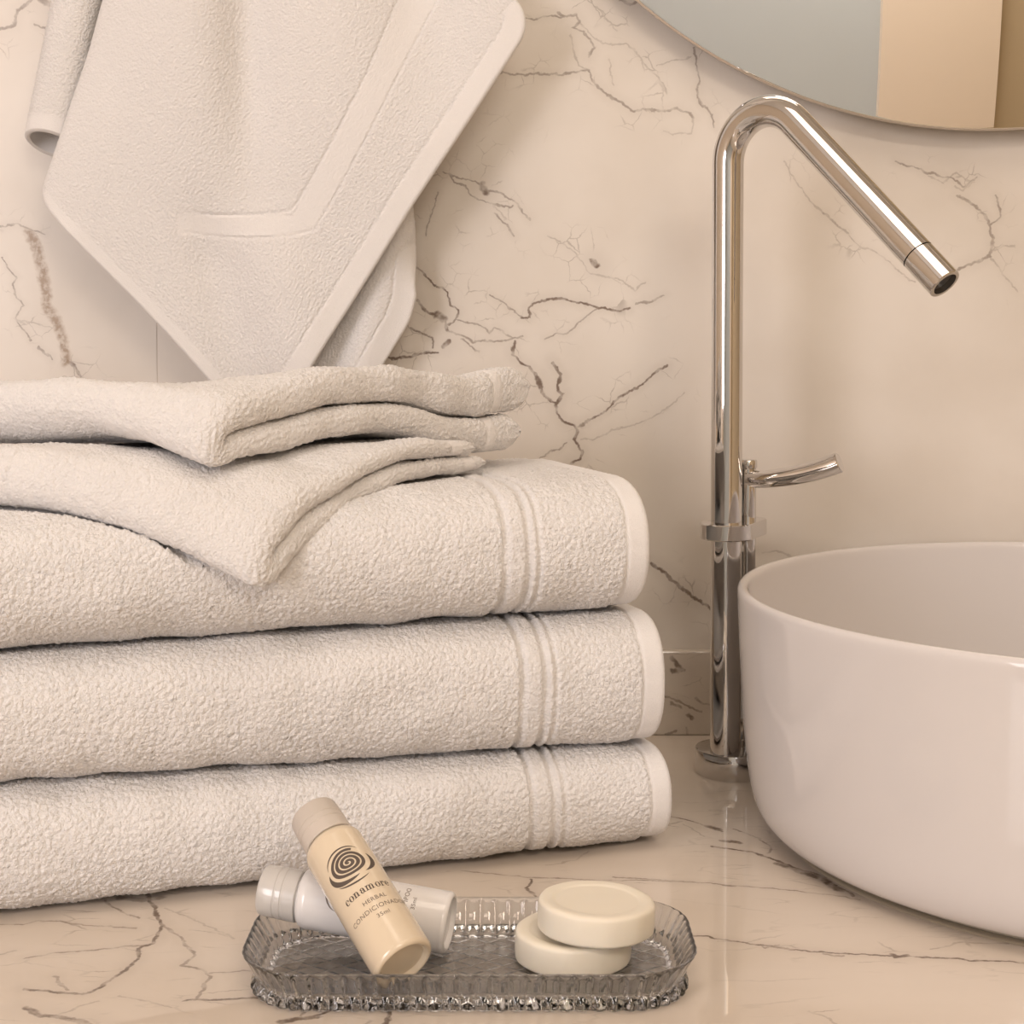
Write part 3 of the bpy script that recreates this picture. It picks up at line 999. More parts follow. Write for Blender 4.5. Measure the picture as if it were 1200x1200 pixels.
# ------------------------------------------------------------------ hand towels (folded in half, corner to the front)
def flat1(a, b_=0.):
    """thickness of the two layers of the lower hand towel (relative): thinner towards the free end"""
    f = np.interp(a, [0, .03, .06, .13, .20], [1, .95, .72, .68, .50])
    return f, f


def flat2(a, b_=0.):
    """the upper one: plump layers that fill out towards the free end, near the front edge"""
    k = 1 - smooth01((b_ - .010) / .06)
    base = .80 + .20 * smooth01(b_ / .12) * smooth01((.10 - a) / .06)
    f = np.interp(a, [0, .05, .08, .106, .135, .17, .20, .22], [.92, 1.12, 1.18, 1.18, 1.18, 1.34, 1.52, 1.62])
    f = base + (f - .80) * k
    return .90 * f, 1.10 * f


def hand_towel(label, C0, ea, eb, La_up, La_lo, Lb, t, ground, flatten, seed, bands_b=(), end_bands=(.012, .022), dz_fn=None):
    base = np.array(C0[:2])
    t0 = empty('hand_towel', (float(base[0]), float(base[1]), float(ground(base[None])[0])), label, 'towel', 'folded white hand towels on top of the stack')
    gap = .0012
    R = (t + gap) / 2
    st = .0012
    pth = []
    a0 = t + gap / 2
    for a in np.arange(La_lo - t * .45, a0 + st * .6, -st): pth.append((a, t / 2, 0, -1))
    na = int(np.pi * (R + t / 2) / st)
    for k in np.linspace(-np.pi / 2, -3 * np.pi / 2, na):
        pth.append((a0 + R * math.cos(k), t / 2 + R + R * math.sin(k), math.cos(k), math.sin(k)))
    for a in np.arange(a0 + st, La_up - t * .45, st): pth.append((a, t * 1.5 + gap, 0, 1))
    pth = np.array(pth)
    # contour in (b, n): outer side fine, inner coarse
    con = []
    ce = 2 / 2.3
    for k in np.linspace(-np.pi / 2, np.pi / 2, 34):
        con.append((t / 2 * (1 - np.abs(np.cos(k)) ** ce), t / 2 * np.sign(np.sin(k)) * np.abs(np.sin(k)) ** ce))
    for q in np.arange(t / 2 + .0013, Lb - t / 2, .0013): con.append((q, t / 2))
    for k in np.linspace(np.pi / 2, -np.pi / 2, 9): con.append((Lb - t / 2 + t / 2 * math.cos(k), t / 2 * math.sin(k)))
    for q in np.linspace(Lb - t / 2 - .012, t / 2 + .002, 16): con.append((q, -t / 2))
    con = np.array(con)
    arcp = np.concatenate([[0], np.cumsum(np.linalg.norm(np.diff(pth[:, :2], axis=0), axis=1))])
    arcc = np.concatenate([[0], np.cumsum(np.linalg.norm(np.diff(con, axis=0), axis=1))])
    SS, TT = np.meshgrid(arcp + seed * .09, arcc + seed * .03, indexing='ij')

    def build(b, n):
        # local (a, b, z) -> world
        a = pth[:, None, 0] + pth[:, None, 2] * n
        z = pth[:, None, 1] + pth[:, None, 3] * n
        bb = np.broadcast_to(b, a.shape)
        return a, bb, z
    a, bb, z = build(con[None, :, 0], con[None, :, 1])
    # the free layers lie flatter than the fold
    fl, fu = flatten(np.maximum(a, 0), bb)
    m_ = t + gap / 2
    z = np.where(z < m_, z * fl, m_ * fl + (z - m_) * fu)

    def world(a, bb, z):
        xy = base + a[..., None] * ea + bb[..., None] * eb
        zz = ground(xy.reshape(-1, 2)).reshape(a.shape) + z
        if dz_fn is not None: zz = zz + dz_fn(a, bb, z)
        return np.concatenate([xy, zz[..., None]], -1)
    P = world(a, bb, z)
    n = grid_normals(P, cv=True)
    # orient outward using the contour normal at the flat outer side
    j = 60
    i = 10
    if n[i, j, 2] > 0: n = -n          # lower layer, outer side faces down
    h = .00042 * np.tanh(sample(T_HAND, SS, TT)) + .00020 * sample(T_FINE, SS, TT) + .0004 * sample(T_BIG, SS, TT)
    # end bands (woven lines) across the layers near the free ends, and across b
    de = np.minimum(arcp, arcp[-1] - arcp) + t * .45
    flat = np.zeros(h.shape)
    for eb_ in end_bands:
        k = np.exp(-((de - eb_) / .0007) ** 2)
        h = h - .0006 * k[:, None]
    kb = smooth01((de - end_bands[0]) / .001) * smooth01((end_bands[1] - de) / .001)
    h = h * (1 - .75 * kb[:, None])
    for b0 in bands_b:
        h = h - .0008 * np.exp(-((con[None, :, 0] - b0) / .0008) ** 2)
    if len(bands_b) >= 2:
        k2 = smooth01((con[None, :, 0] - bands_b[0]) / .001) * smooth01((bands_b[1] - con[None, :, 0]) / .001)
        h = h * (1 - .6 * k2)
    P = P + n * h[..., None]
    ends = []
    fl_end = (float(flatten(np.array(pth[0, 0]))[0]), float(flatten(np.array(pth[-1, 0]))[1]))
    for side in (0, -1):
        rings = []
        e0 = P[side]; nn = n[side]
        dirv = (P[0] - P[1]).mean(0) if side == 0 else (P[-1] - P[-2]).mean(0)
        dirv /= np.linalg.norm(dirv)
        c = con[:, 1:2] / (t / 2)
        zc = e0[:, 2]
        for k in np.linspace(0, np.pi / 2, 9)[1:]:
            q = e0.copy()
            # shrink thickness towards the mid line of the layer
            mid = P[side] - nn * 0
            up = np.array([0, 0, 1.0])
            sgn = pth[side, 3]
            q[:, 2] -= con[:, 1] * fl_end[side] * sgn * (1 - math.cos(k) ** .6) * .96
            q += dirv * (t * .45 * fl_end[side]) * math.sin(k) ** .9
            rings.append(q)
        ends.append(rings)
    full = np.concatenate([np.array(ends[0])[::-1], P, np.array(ends[1])])
    depth = np.concatenate([np.zeros(8), de, np.zeros(8)])
    mid = (depth[:-1] + depth[1:]) / 2
    nv = full.shape[1]
    km = (mid > end_bands[0]) & (mid < end_bands[1])
    ke = mid <= end_bands[0]
    grid_obj('terry_body', full, M_HAND, t0, cv=True, mask=np.repeat((~km & ~ke)[:, None], nv, 1))
    grid_obj('woven_border', full, M_FLAT, t0, cv=True, mask=np.repeat(km[:, None], nv, 1))
    grid_obj('terry_end', full, M_HAND, t0, cv=True, mask=np.repeat(ke[:, None], nv, 1), caps=[0, full.shape[0] - 1])
    return t0


T1 = .0140
hand_towel('lower white hand towel folded in half, its corner drooping over the bath towels', c1, ea1, eb1, L1 - .006, L1 + .004, .185, T1, ground1, flat1, 1,
           bands_b=(.108, .121))


def ground2(xy):
    q = (xy - A0) @ w_dir
    s = np.linalg.solve(np.stack([ea1, eb1], 1), (xy - c1).T)[0]
    g1 = ground1(xy) + 2 * T1 * flat1(np.clip(s, 0, 1))[0] + .0056 - .012 * smooth01((s - .13) / .07)
    return g1


c2 = pix(243, 512, .740)[:2]
r2 = pix(614, 487, .915)[:2]
l2 = pix(0, 474, .775)[:2]
ea2 = (r2 - c2); L2 = np.linalg.norm(ea2); ea2 /= L2
eb2 = (l2 - c2); eb2 /= np.linalg.norm(eb2)
T2 = .0142
hand_towel('white hand towel folded in half, topmost of the stack, below the hanging towel', c2, ea2, eb2, L2, L2 - .006, .190, T2, ground2, flat2, 2,
           end_bands=(.018, .026))

# ------------------------------------------------------------------ hanging towel
hang = empty('hanging_towel', (-.15, Y_WALL - .05, .64), 'white terry towel hanging with its corners down against the marble wall', 'towel')


def interp_curve(pts):
    ys = np.array([p[1] for p in pts], float); xs = np.array([p[0] for p in pts], float)
    o = np.argsort(ys); ys, xs = ys[o], xs[o]

    def f(y):
        # smooth (monotone-ish) interpolation: linear then small blur
        acc = 0
        for k in np.linspace(-9, 9, 7): acc = acc + np.interp(y + k, ys, xs)
        return acc / 7
    return f


xl_f = interp_curve([(255, -320), (225, -240), (170, -120), (120, 0), (104, 60), (80, 130), (58, 195), (49, 220), (50, 236), (60, 250), (110, 300), (165, 355), (205, 397), (235, 430), (270, 470), (300, 505)])
xr_f = interp_curve([(365, -320), (400, -240), (500, -120), (590, -12), (606, 4), (613, 22), (610, 42), (572, 100), (525, 172), (480, 240), (440, 305), (400, 369), (356, 438), (325, 485), (312, 505)])


def sheet(name_parts, parent, xl, xr, y0, y1, depth, thick, h_fn, mats, part_fn, dy=1.8, du=1.8, seed=0):
    ys = np.arange(y0, y1, dy)
    nu = int(560 / du)
    u = np.linspace(0, 1, nu)
    X = xl(ys)[:, None] + (xr(ys) - xl(ys))[:, None] * u
    Yp = np.repeat(ys[:, None], nu, 1)
    d = depth(X, Yp, u[None] * np.ones_like(X))
    dirs = np.stack([(X - PX) / FPX, np.cos(PITCH) + (PY - Yp) / FPX * np.sin(PITCH), -np.sin(PITCH) + (PY - Yp) / FPX * np.cos(PITCH)], -1)
    Pf = CC + dirs * (d / dirs[..., 1])[..., None]
    n = grid_normals(Pf)
    if n[..., 1].mean() > 0: n = -n
    h, flat = h_fn(Pf, X, Yp)
    F = Pf + n * h[..., None]
    # rounded selvedges and a back side
    rows = []
    uc = np.linspace(0, 1, 40)[::-1]
    idx = np.clip((uc * (nu - 1)).round().astype(int), 0, nu - 1)
    Bk = Pf[:, idx] - n[:, idx] * thick
    tr = Pf[:, -1] - Pf[:, -2]; tr /= np.linalg.norm(tr, axis=-1, keepdims=True)
    tl = Pf[:, 0] - Pf[:, 1]; tl /= np.linalg.norm(tl, axis=-1, keepdims=True)
    er = [Pf[:, -1] - n[:, -1] * thick * (.5 - .5 * math.cos(k)) + tr * thick * .5 * math.sin(k) for k in np.linspace(0, np.pi, 8)[1:-1]]
    el = [Pf[:, 0] - n[:, 0] * thick * (.5 + .5 * math.cos(k)) + tl * thick * .5 * math.sin(k) for k in np.linspace(0, np.pi, 8)[1:-1]]
    full = np.concatenate([F, np.stack(er, 1), Bk, np.stack(el, 1)], 1)
    nv = full.shape[1]
    code = part_fn(X, Yp)                                # (ny, nu) integer part codes
    cf = np.zeros((len(ys), nv), int)
    cf[:, :nu] = code
    cf[:, nu:nu + 6] = code[:, -1:]
    cf[:, nu + 6:nu + 46] = code[:, idx]
    cf[:, nu + 46:] = code[:, :1]
    fm = np.minimum(cf[:-1], np.roll(cf, -1, 1)[:-1])
    for i, nm in enumerate(name_parts):
        k = fm == i
        if k.any():
            grid_obj(nm, full, mats[i], parent, cv=True, mask=k, caps=[0, len(ys) - 1] if i == 0 else None, flip=True)


def seg_dist(X, Y, pts):
    best = np.full(X.shape, 1e9)
    for (x0, y0), (x1, y1) in zip(pts[:-1], pts[1:]):
        dx, dy = x1 - x0, y1 - y0
        t = np.clip(((X - x0) * dx + (Y - y0) * dy) / (dx * dx + dy * dy), 0, 1)
        best = np.minimum(best, np.hypot(X - x0 - t * dx, Y - y0 - t * dy))
    return best


LINE1 = [(560, -170), (466, 0), (430, 85), (392, 160), (350, 235), (340, 247), (300, 251), (255, 252), (208, 247)]
LINE2 = [(605, -160), (512, 0), (475, 72), (430, 160), (395, 225), (368, 270), (340, 276), (290, 279), (240, 276), (206, 270)]
EDGE_R = [(613, 22), (610, 42), (572, 100), (525, 172), (480, 240), (440, 305), (400, 369), (356, 438), (312, 510)]
EDGE_L = [(50, 236), (60, 250), (110, 300), (165, 355), (205, 397), (235, 430), (300, 505)]


def depth_front(X, Y, u):
    up = smooth01((330 - Y) / 330)
    d = np.full(X.shape, Y_WALL - .056)
    d += .011 * np.exp(-((X - 292 - (Y - 100) * .02) / 30) ** 2) * smooth01((300 - Y) / 260)
    d -= .010 * np.exp(-((X - 215) / 60) ** 2) * up
    d -= .006 * np.exp(-((X - 395) / 60) ** 2) * up
    d += .010 * np.exp(-((X - 505 - (Y - 50) * .1) / 50) ** 2) * smooth01((180 - Y) / 200)
    # lower folds run towards the tip
    lx = 250 + (Y - 300) * .25
    d += .006 * np.exp(-((X - lx) / 34) ** 2) * smooth01((Y - 200) / 120)
    d -= .006 * np.exp(-((X - lx - 75) / 40) ** 2) * smooth01((Y - 220) / 120)
    # left flank turns back towards the wall
    xl = xl_f(Y)
    k = np.clip(1 - (X - xl) / 75, 0, 1)
    d += .013 * (1 - np.sqrt(np.maximum(0, 1 - k ** 2))) * smooth01((275 - Y) / 60)
    d += .010 * smooth01((Y - 120) / 400)
    # gathers to the hook at the top
    d += .010 * smooth01((-60 - Y) / 200) * np.sin((X - xl) / (xr_f(Y) - xl + 1) * 18)
    return d


def terry_front(P, X, Y):
    h = .00020 * np.tanh(sample(T_HAND, P[..., 0] + .2, P[..., 2] + .1)) + .00016 * sample(T_FINE, P[..., 0] + .4, P[..., 2])
    d1 = seg_dist(X, Y, LINE1); d2 = seg_dist(X, Y, LINE2)
    fade = smooth01((X - 205) / 40)
    er = seg_dist(X, Y, EDGE_R); el = seg_dist(X, Y, EDGE_L)
    hem = np.maximum(smooth01((23 - er) / 3), smooth01((13 - el) / 3))
    bandm = band_mask(X, Y)
    h = h * (1 - .85 * hem) * (1 - .5 * bandm)
    h = h - fade * (.0008 * np.exp(-(d1 / 1.5) ** 2) + .0008 * np.exp(-(d2 / 1.5) ** 2))
    h = h - .0002 * bandm * fade
    h = h - .0004 * np.exp(-((er - 24) / 1.8) ** 2) + .0001 * smooth01((23 - er) / 5)
    return h, hem


def band_mask(X, Y):
    # between the two woven lines: right arm and bottom arm
    s1 = np.interp(Y, [-170, 0, 85, 160, 235, 262], [560, 466, 430, 392, 350, 336])
    s2 = np.interp(Y, [-160, 0, 72, 160, 225, 276], [605, 512, 475, 430, 395, 364])
    arm = smooth01((X - s1) / 3) * smooth01((s2 - X) / 3) * smooth01((274 - Y) / 3)
    bot = smooth01((Y - 250) / 3) * smooth01((276 - Y) / 3) * smooth01((X - 205) / 5) * smooth01((362 - X) / 3)
    return np.maximum(arm, bot)


def part_front(X, Y):
    code = np.zeros(X.shape, int)
    code[seg_dist(X, Y, EDGE_L) < 12] = 1
    code[seg_dist(X, Y, EDGE_R) < 23] = 1
    code[band_mask(X, Y) > .6] = 2
    return code


sheet(['front_panel', 'hem', 'woven_border'], hang, xl_f, xr_f, -320, 506, depth_front, .0048, terry_front, [M_HANG, M_FLAT, M_FLAT], part_front)

# fold behind at the right, with its own hem
xl_b = interp_curve([(330, 60), (320, 200), (300, 330), (330, 440), (372, 505)])
xr_b = interp_curve([(430, 60), (470, 170), (484, 236), (487, 270), (488, 310), (484, 350), (476, 378), (440, 438), (400, 505)])
EDGE_B = [(488, 310), (484, 352), (476, 378), (440, 438), (400, 505)]


def depth_back(X, Y, u):
    d = np.full(X.shape, Y_WALL - .030)
    xr = xr_b(Y)
    k = np.clip(1 - (xr - X) / 30, 0, 1)
    d += .012 * (1 - np.sqrt(np.maximum(0, 1 - k ** 2))) * smooth01((350 - Y) / 60)
    d -= .007 * np.exp(-((X - 445 + (Y - 330) * .25) / 28) ** 2)
    return d


def terry_back(P, X, Y):
    h = .00020 * np.tanh(sample(T_HAND, P[..., 0] + .1, P[..., 2] + .3)) + .00016 * sample(T_FINE, P[..., 0], P[..., 2] + .2)
    e = seg_dist(X, Y, EDGE_B)
    h = h * (1 - .85 * smooth01((24 - e) / 3)) - .0006 * np.exp(-((e - 25) / 1.6) ** 2)
    return h, e


sheet(['back_fold', 'hem'], hang, xl_b, xr_b, 60, 505, depth_back, .0048, terry_back, [M_HANG, M_FLAT],
      lambda X, Y: (seg_dist(X, Y, EDGE_B) < 24).astype(int), du=3.0)

# rolled fold behind at the left: an open-ended tube of cloth
ax0 = pix(122, -150, Y_WALL - .024); ax1 = pix(61, 168, Y_WALL - .024)
nA, nT = 70, 170
tt = np.linspace(0, 1, nT)
Raxis = .0155 + .0015 * tt
rows_o, rows_i = [], []
zdir = (ax1 - ax0) / np.linalg.norm(ax1 - ax0)
side = np.cross(zdir, [0, 1., 0]); side /= np.linalg.norm(side)
frn = np.cross(side, zdir)
ang_ = np.linspace(.02 * np.pi, 1.97 * np.pi, nA)


def ring(c, r, extra=0):
    return c + (np.cos(ang_)[:, None] * side * 1.05 + np.sin(ang_)[:, None] * frn * .80) * (r + extra)[..., None] if np.ndim(r) else None


lay = []
for rr_ in (0, 1):
    Pq = np.zeros((nT, nA, 3))
    for i, v in enumerate(tt):
        c = ax0 + (ax1 - ax0) * v
        r = Raxis[i] - rr_ * .0034
        Pq[i] = c + np.cos(ang_)[:, None] * side * r * 1.05 + np.sin(ang_)[:, None] * frn * r * 1.0
    # slanted open end: the far side hangs lower
    cy = (ax0[1] + (ax1[1] - ax0[1]) * tt)[:, None]
    Pq = Pq + zdir * (smooth01((tt - .55) / .45)[:, None] * .42 * (Pq[..., 1] - cy))[..., None]
    if rr_ == 0:
        nn = grid_normals(Pq)
        if np.mean(np.sum(nn * (Pq - Pq.mean(1, keepdims=True)), -1)) < 0: nn = -nn
        S_, T_ = np.meshgrid(tt * .18, ang_ * .016, indexing='ij')
        hm = smooth01((.945 - tt) / .01)[:, None]
        Pq = Pq + nn * ((.0003 * np.tanh(sample(T_HAND, S_, T_)) + .00015 * sample(T_FINE, S_, T_)) * hm)[..., None]
    lay.append(Pq)
roll = np.concatenate([lay[0], lay[1][:, ::-1]], 1)
ext = roll[-1].copy()
full = roll
kq = np.zeros((nT - 1, roll.shape[1]), bool)
cut = int(nT * .945)
k0 = kq.copy(); k0[:cut] = True
k1 = kq.copy(); k1[cut:] = True
grid_obj('rolled_fold', full, M_HAND, hang, cv=True, mask=k0, caps=[0])
ho = grid_obj('hem', full, M_FLAT, hang, cv=True, mask=k1)
# close the thickness at the open end
m2 = roll.shape[1] // 2
rim = np.stack([roll[-1][:m2], roll[-1][m2:][::-1]], 0)
mid_r = rim.mean(0) + zdir * .0012
grid_obj('hem_edge', np.stack([rim[0], mid_r, rim[1]], 0), M_FLAT, hang)

# hook that carries it (above the frame)
hk = pix(312, -318, Y_WALL - .056)
hook = empty('towel_hook', (hk[0], Y_WALL, hk[2]), 'chrome wall hook holding the hanging towel', 'hook')
HM = Matrix.Translation((hk[0], Y_WALL, hk[2] + .012)) @ Matrix.Rotation(math.pi / 2, 4, 'X')
lathe('wall_plate', [(0, .006), (.018, .006), (.0195, .005), (.0195, 0), (0, 0)], M_CHROME, hook, HM, 48, flip=True)
lathe('peg', [(.006, .006), (.006, .075), (.009, .078), (.010, .083), (.008, .088), (0, .089)], M_CHROME, hook, HM, 32)

# ------------------------------------------------------------------ glass tray
TX = -.0175
rim_front, rim_back = .6160, .7025
TY = (rim_front + rim_back) / 2
tray = empty('glass_tray', (TX, TY, 0), 'grey pressed-glass tray with fluted sides and beaded foot holding bottles and soaps', 'tray')
HA, HB = .0938, (rim_back - rim_front) / 2


def rrect(a, b_, r, n):
    """n points around a rounded rectangle, equally spaced; also arc length and outward normals"""
    segs = []
    m_ = 4000
    per = 2 * (2 * (a - r) + 2 * (b_ - r)) + 2 * math.pi * r
    s = np.linspace(0, per, n, endpoint=False)
    out = np.zeros((n, 2)); nor = np.zeros((n, 2))
    L = [2 * (b_ - r), math.pi * r / 2, 2 * (a - r), math.pi * r / 2, 2 * (b_ - r), math.pi * r / 2, 2 * (a - r), math.pi * r / 2]
    cum = np.concatenate([[0], np.cumsum(L)])
    for i, v in enumerate(s):
        k = min(np.searchsorted(cum, v, side='right') - 1, 7); q = v - cum[k]
        if k == 0: p = (a, -(b_ - r) + q); nn = (1, 0)
        elif k == 1: th = q / r; p = (a - r + r * math.cos(th), b_ - r + r * math.sin(th)); nn = (math.cos(th), math.sin(th))
        elif k == 2: p = (a - r - q, b_); nn = (0, 1)
        elif k == 3: th = math.pi / 2 + q / r; p = (-(a - r) + r * math.cos(th), b_ - r + r * math.sin(th)); nn = (math.cos(th), math.sin(th))
        elif k == 4: p = (-a, b_ - r - q); nn = (-1, 0)
        elif k == 5: th = math.pi + q / r; p = (-(a - r) + r * math.cos(th), -(b_ - r) + r * math.sin(th)); nn = (math.cos(th), math.sin(th))
        elif k == 6: p = (-(a - r) + q, -b_); nn = (0, -1)
        else: th = 1.5 * math.pi + q / r; p = (a - r + r * math.cos(th), -(b_ - r) + r * math.sin(th)); nn = (math.cos(th), math.sin(th))
        out[i] = p; nor[i] = nn
    return out, nor


NF = 76                    # flutes around
NP = NF * 12
PO, NO = rrect(HA, HB, .030, NP)
flute = np.arange(NP) / 12.0 * 2 * np.pi
bump = np.abs(np.cos(flute / 2))           # round beads with sharp valleys
RZ = .0205


def ringp(inset, z, amp=0., pw=1.0):
    q = PO - NO * inset * .62 + NO * (amp * .9 * (bump ** pw))[:, None]
    return np.c_[TX + q[:, 0], TY + q[:, 1], np.full(NP, z * .85)]


rings = []
# outer: foot, beads, flared fluted wall, rim
for ins, z, am in [(.0180, .0016, 0), (.0135, .0008, 0), (.0128, .0000, .0003), (.0115, .0002, .0014), (.0104, .0012, .0027), (.0100, .0026, .0034), (.0099, .0044, .0034),
                   (.0099, .0062, .0028), (.0096, .0076, .0014), (.0086, .0086, .0002), (.0070, .0102, .0001), (.0052, .0128, .0002), (.0034, .0155, .0003), (.0020, .0178, .0004),
                   (.0008, .0192, .0004), (.0000, .0199, .0003), (.0003, .0205, .0002), (.0012, .0207, .0), (.0022, .0204, .0), (.0030, .0196, -.0004),
                   (.0048, .0170, -.0011), (.0068, .0140, -.0014), (.0090, .0110, -.0015), (.0112, .0080, -.0013), (.0126, .0062, -.0009), (.0138, .0052, -.0003), (.0150, .0048, 0), (.0165, .0046, 0)]:
    rings.append(ringp(ins, z, am))
outer_n = len(rings)
# inner floor to the centre line
base_ring = PO - NO * .0165 * .62
KF = 26
for k in range(1, KF + 1):
    f = 1 - k / KF
    q = np.c_[base_ring[:, 0] * (.28 + .72 * f) if False else base_ring[:, 0] - np.sign(base_ring[:, 0]) * np.minimum(np.abs(base_ring[:, 0]), (1 - f) * .031), base_ring[:, 1] * f]
    rings.append(np.c_[TX + q[:, 0], TY + q[:, 1], np.full(NP, .0046 * .85)])
# underside with diamond cuts, from the centre line out to the foot
under = []
base_u = PO - NO * .0180 * .62
KU = 44
for k in range(KU, 0, -1):
    f = 1 - k / KU
    x = base_u[:, 0] - np.sign(base_u[:, 0]) * np.minimum(np.abs(base_u[:, 0]), (1 - f) * .030)
    y = base_u[:, 1] * f
    c = .0135
    d1 = np.abs(((x + y * 1.35) / c) % 1 - .5) * 2; d2 = np.abs(((x - y * 1.35) / c) % 1 - .5) * 2
    gr = np.maximum(smooth01((d1 - .72) / .28), smooth01((d2 - .72) / .28))
    bul = (1 - d1) * (1 - d2)
    edge = smooth01((1 - f) * KU / 3)
    z = .00136 + edge * (.0013 * gr)
    under.append(np.c_[TX + x, TY + y, z])
allr = np.array(under + rings)
grid_obj('tray_body', allr, M_GLASS, tray, cv=True, flip=True)

# ------------------------------------------------------------------ soaps
def soap(label, M, seed):
    R, h = .0248, .0128
    pr = [(0, 0), (.018, 0), (.0232, .0001), (.0243, .0006), (.0248, .0017), (.0249, .0064), (.0248, .0106), (.0244, .0120), (.0234, .0127), (.0220, .0129), (.0205, .0128),
          (.0190, .0126), (.0178, .0122), (.0160, .0121), (.010, .0121), (0, .0121)]
    pr = dense(pr, 3)
    pr[:, 0] = np.maximum(pr[:, 0], 0); pr[:, 1] = np.maximum(pr[:, 1], 0)
    P = lathe_pts(pr, 128)
    a = np.arctan2(P[..., 1], P[..., 0])
    rr = np.hypot(P[..., 0], P[..., 1])
    k = 1 + .006 * np.sin(5 * a + seed) + .004 * np.sin(11 * a + 2 * seed)
    P[..., :2] *= k[..., None]
    P[..., 2] += .00015 * np.sin(7 * a + seed * 3) * smooth01(rr / R - .6)
    A = np.array(M)
    P = P @ A[:3, :3].T + A[:3, 3]
    o = grid_obj('round_soap', P, M_SOAP, None, cv=True, flip=True)
    return tag(o, label, 'soap', 'round ivory soaps in the tray')


sx, sy = .0262, .6675
soap('round ivory soap bar lying flat on the glass tray, under the other one', Matrix.Translation((sx, sy, .0040)) @ Matrix.Rotation(.6, 4, 'Z'), 1.0)
soap('round ivory soap bar resting tilted on top of the other soap', Matrix.Translation((sx + .0093, sy - .0035, .0040 + .0138)) @ Matrix.Rotation(math.radians(2.2), 4, 'Y') @ Matrix.Rotation(math.radians(-1.0), 4, 'X'), 2.3)


# ------------------------------------------------------------------ bottles
def text_mesh(body, size, bold=0.0, align='CENTER', spacing=1.0):
    cu = bpy.data.curves.new('txt', 'FONT')
    cu.body = body; cu.size = size; cu.offset = bold; cu.align_x = align
    cu.space_character = spacing
    cu.resolution_u = 4
    ob = bpy.data.objects.new('txt', cu)
    COL.objects.link(ob)
    dg = bpy.context.evaluated_depsgraph_get()
    me = bpy.data.meshes.new_from_object(ob.evaluated_get(dg))
    V = np.array([v.co[:] for v in me.vertices]).reshape(-1, 3)
    Fc = [list(p.vertices) for p in me.polygons]
    bpy.data.objects.remove(ob, do_unlink=True)
    bpy.data.curves.remove(cu)
    bpy.data.meshes.remove(me)
    return V, Fc


def wrap(name, V, Fc, r, M, phi0, zc, mat, parent):
    """V (x right, y up) in metres wrapped on a cylinder of radius r around local Z; phi0 = angle of x = 0"""
    V = np.asarray(V, float)
    ph = phi0 + V[:, 0] / r
    Q = np.c_[r * np.cos(ph), r * np.sin(ph), zc + V[:, 1]]
    A = np.array(M)
    Q = Q @ A[:3, :3].T + A[:3, 3]
    me = bpy.data.meshes.new(name)
    me.from_pydata(Q.tolist(), [], Fc)
    me.update()
    return link_mesh(name, me, mat, parent, smooth=False)


def ribbon(fn_in, fn_out, th):
    """filled band between two 2D curves sampled at th"""
    a = np.array([fn_in(t) for t in th]); b_ = np.array([fn_out(t) for t in th])
    V = np.concatenate([a, b_]); n = len(th)
    Fc = [[i, i + 1, n + i + 1, n + i] for i in range(n - 1)]
    return V, Fc


def rose_logo(W):
    """dark spiral rose; W = half width"""
    V = np.zeros((0, 2)); Fc = []

    def add(v, f):
        nonlocal V, Fc
        o = len(V)
        V = np.concatenate([V, v]); Fc += [[i + o for i in q] for q in f]
    turns = 3.9
    th = np.linspace(.15, 2 * np.pi * turns, 320)
    pitch, gap = .222, .080

    def pt(r, t):
        # widens downwards like a rounded triangle
        x = r * math.cos(-t + .4); y = r * math.sin(-t + .4)
        return (x * (1.0 - .12 * y) + .03, y * .80 + .08)
    add(*ribbon(lambda t: pt(max(0., pitch * t / (2 * np.pi) - (pitch - gap)) * min(1., t / 6.0), t),
                lambda t: pt(pitch * t / (2 * np.pi) * 1.0 + .012, t), th))
    # three outer petals
    def petal(a0, a1, r0, thick, off):
        t = np.linspace(a0, a1, 50)
        f = lambda u: math.sin((u - a0) / (a1 - a0) * math.pi) ** .8
        add(*ribbon(lambda u: (r0 * math.cos(u) + off[0], r0 * .80 * math.sin(u) + off[1]),
                    lambda u: ((r0 + thick * f(u)) * math.cos(u) + off[0], (r0 + thick * f(u)) * .80 * math.sin(u) + off[1]), t))
    petal(math.radians(40), math.radians(165), .91, .09, (0.0, .12))
    petal(math.radians(172), math.radians(285), .90, .24, (-.02, .06))
    petal(math.radians(-62), math.radians(20), .90, .22, (.06, .02))
    petal(math.radians(225), math.radians(300), 1.16, .10, (-.02, .03))
    return V * W, Fc


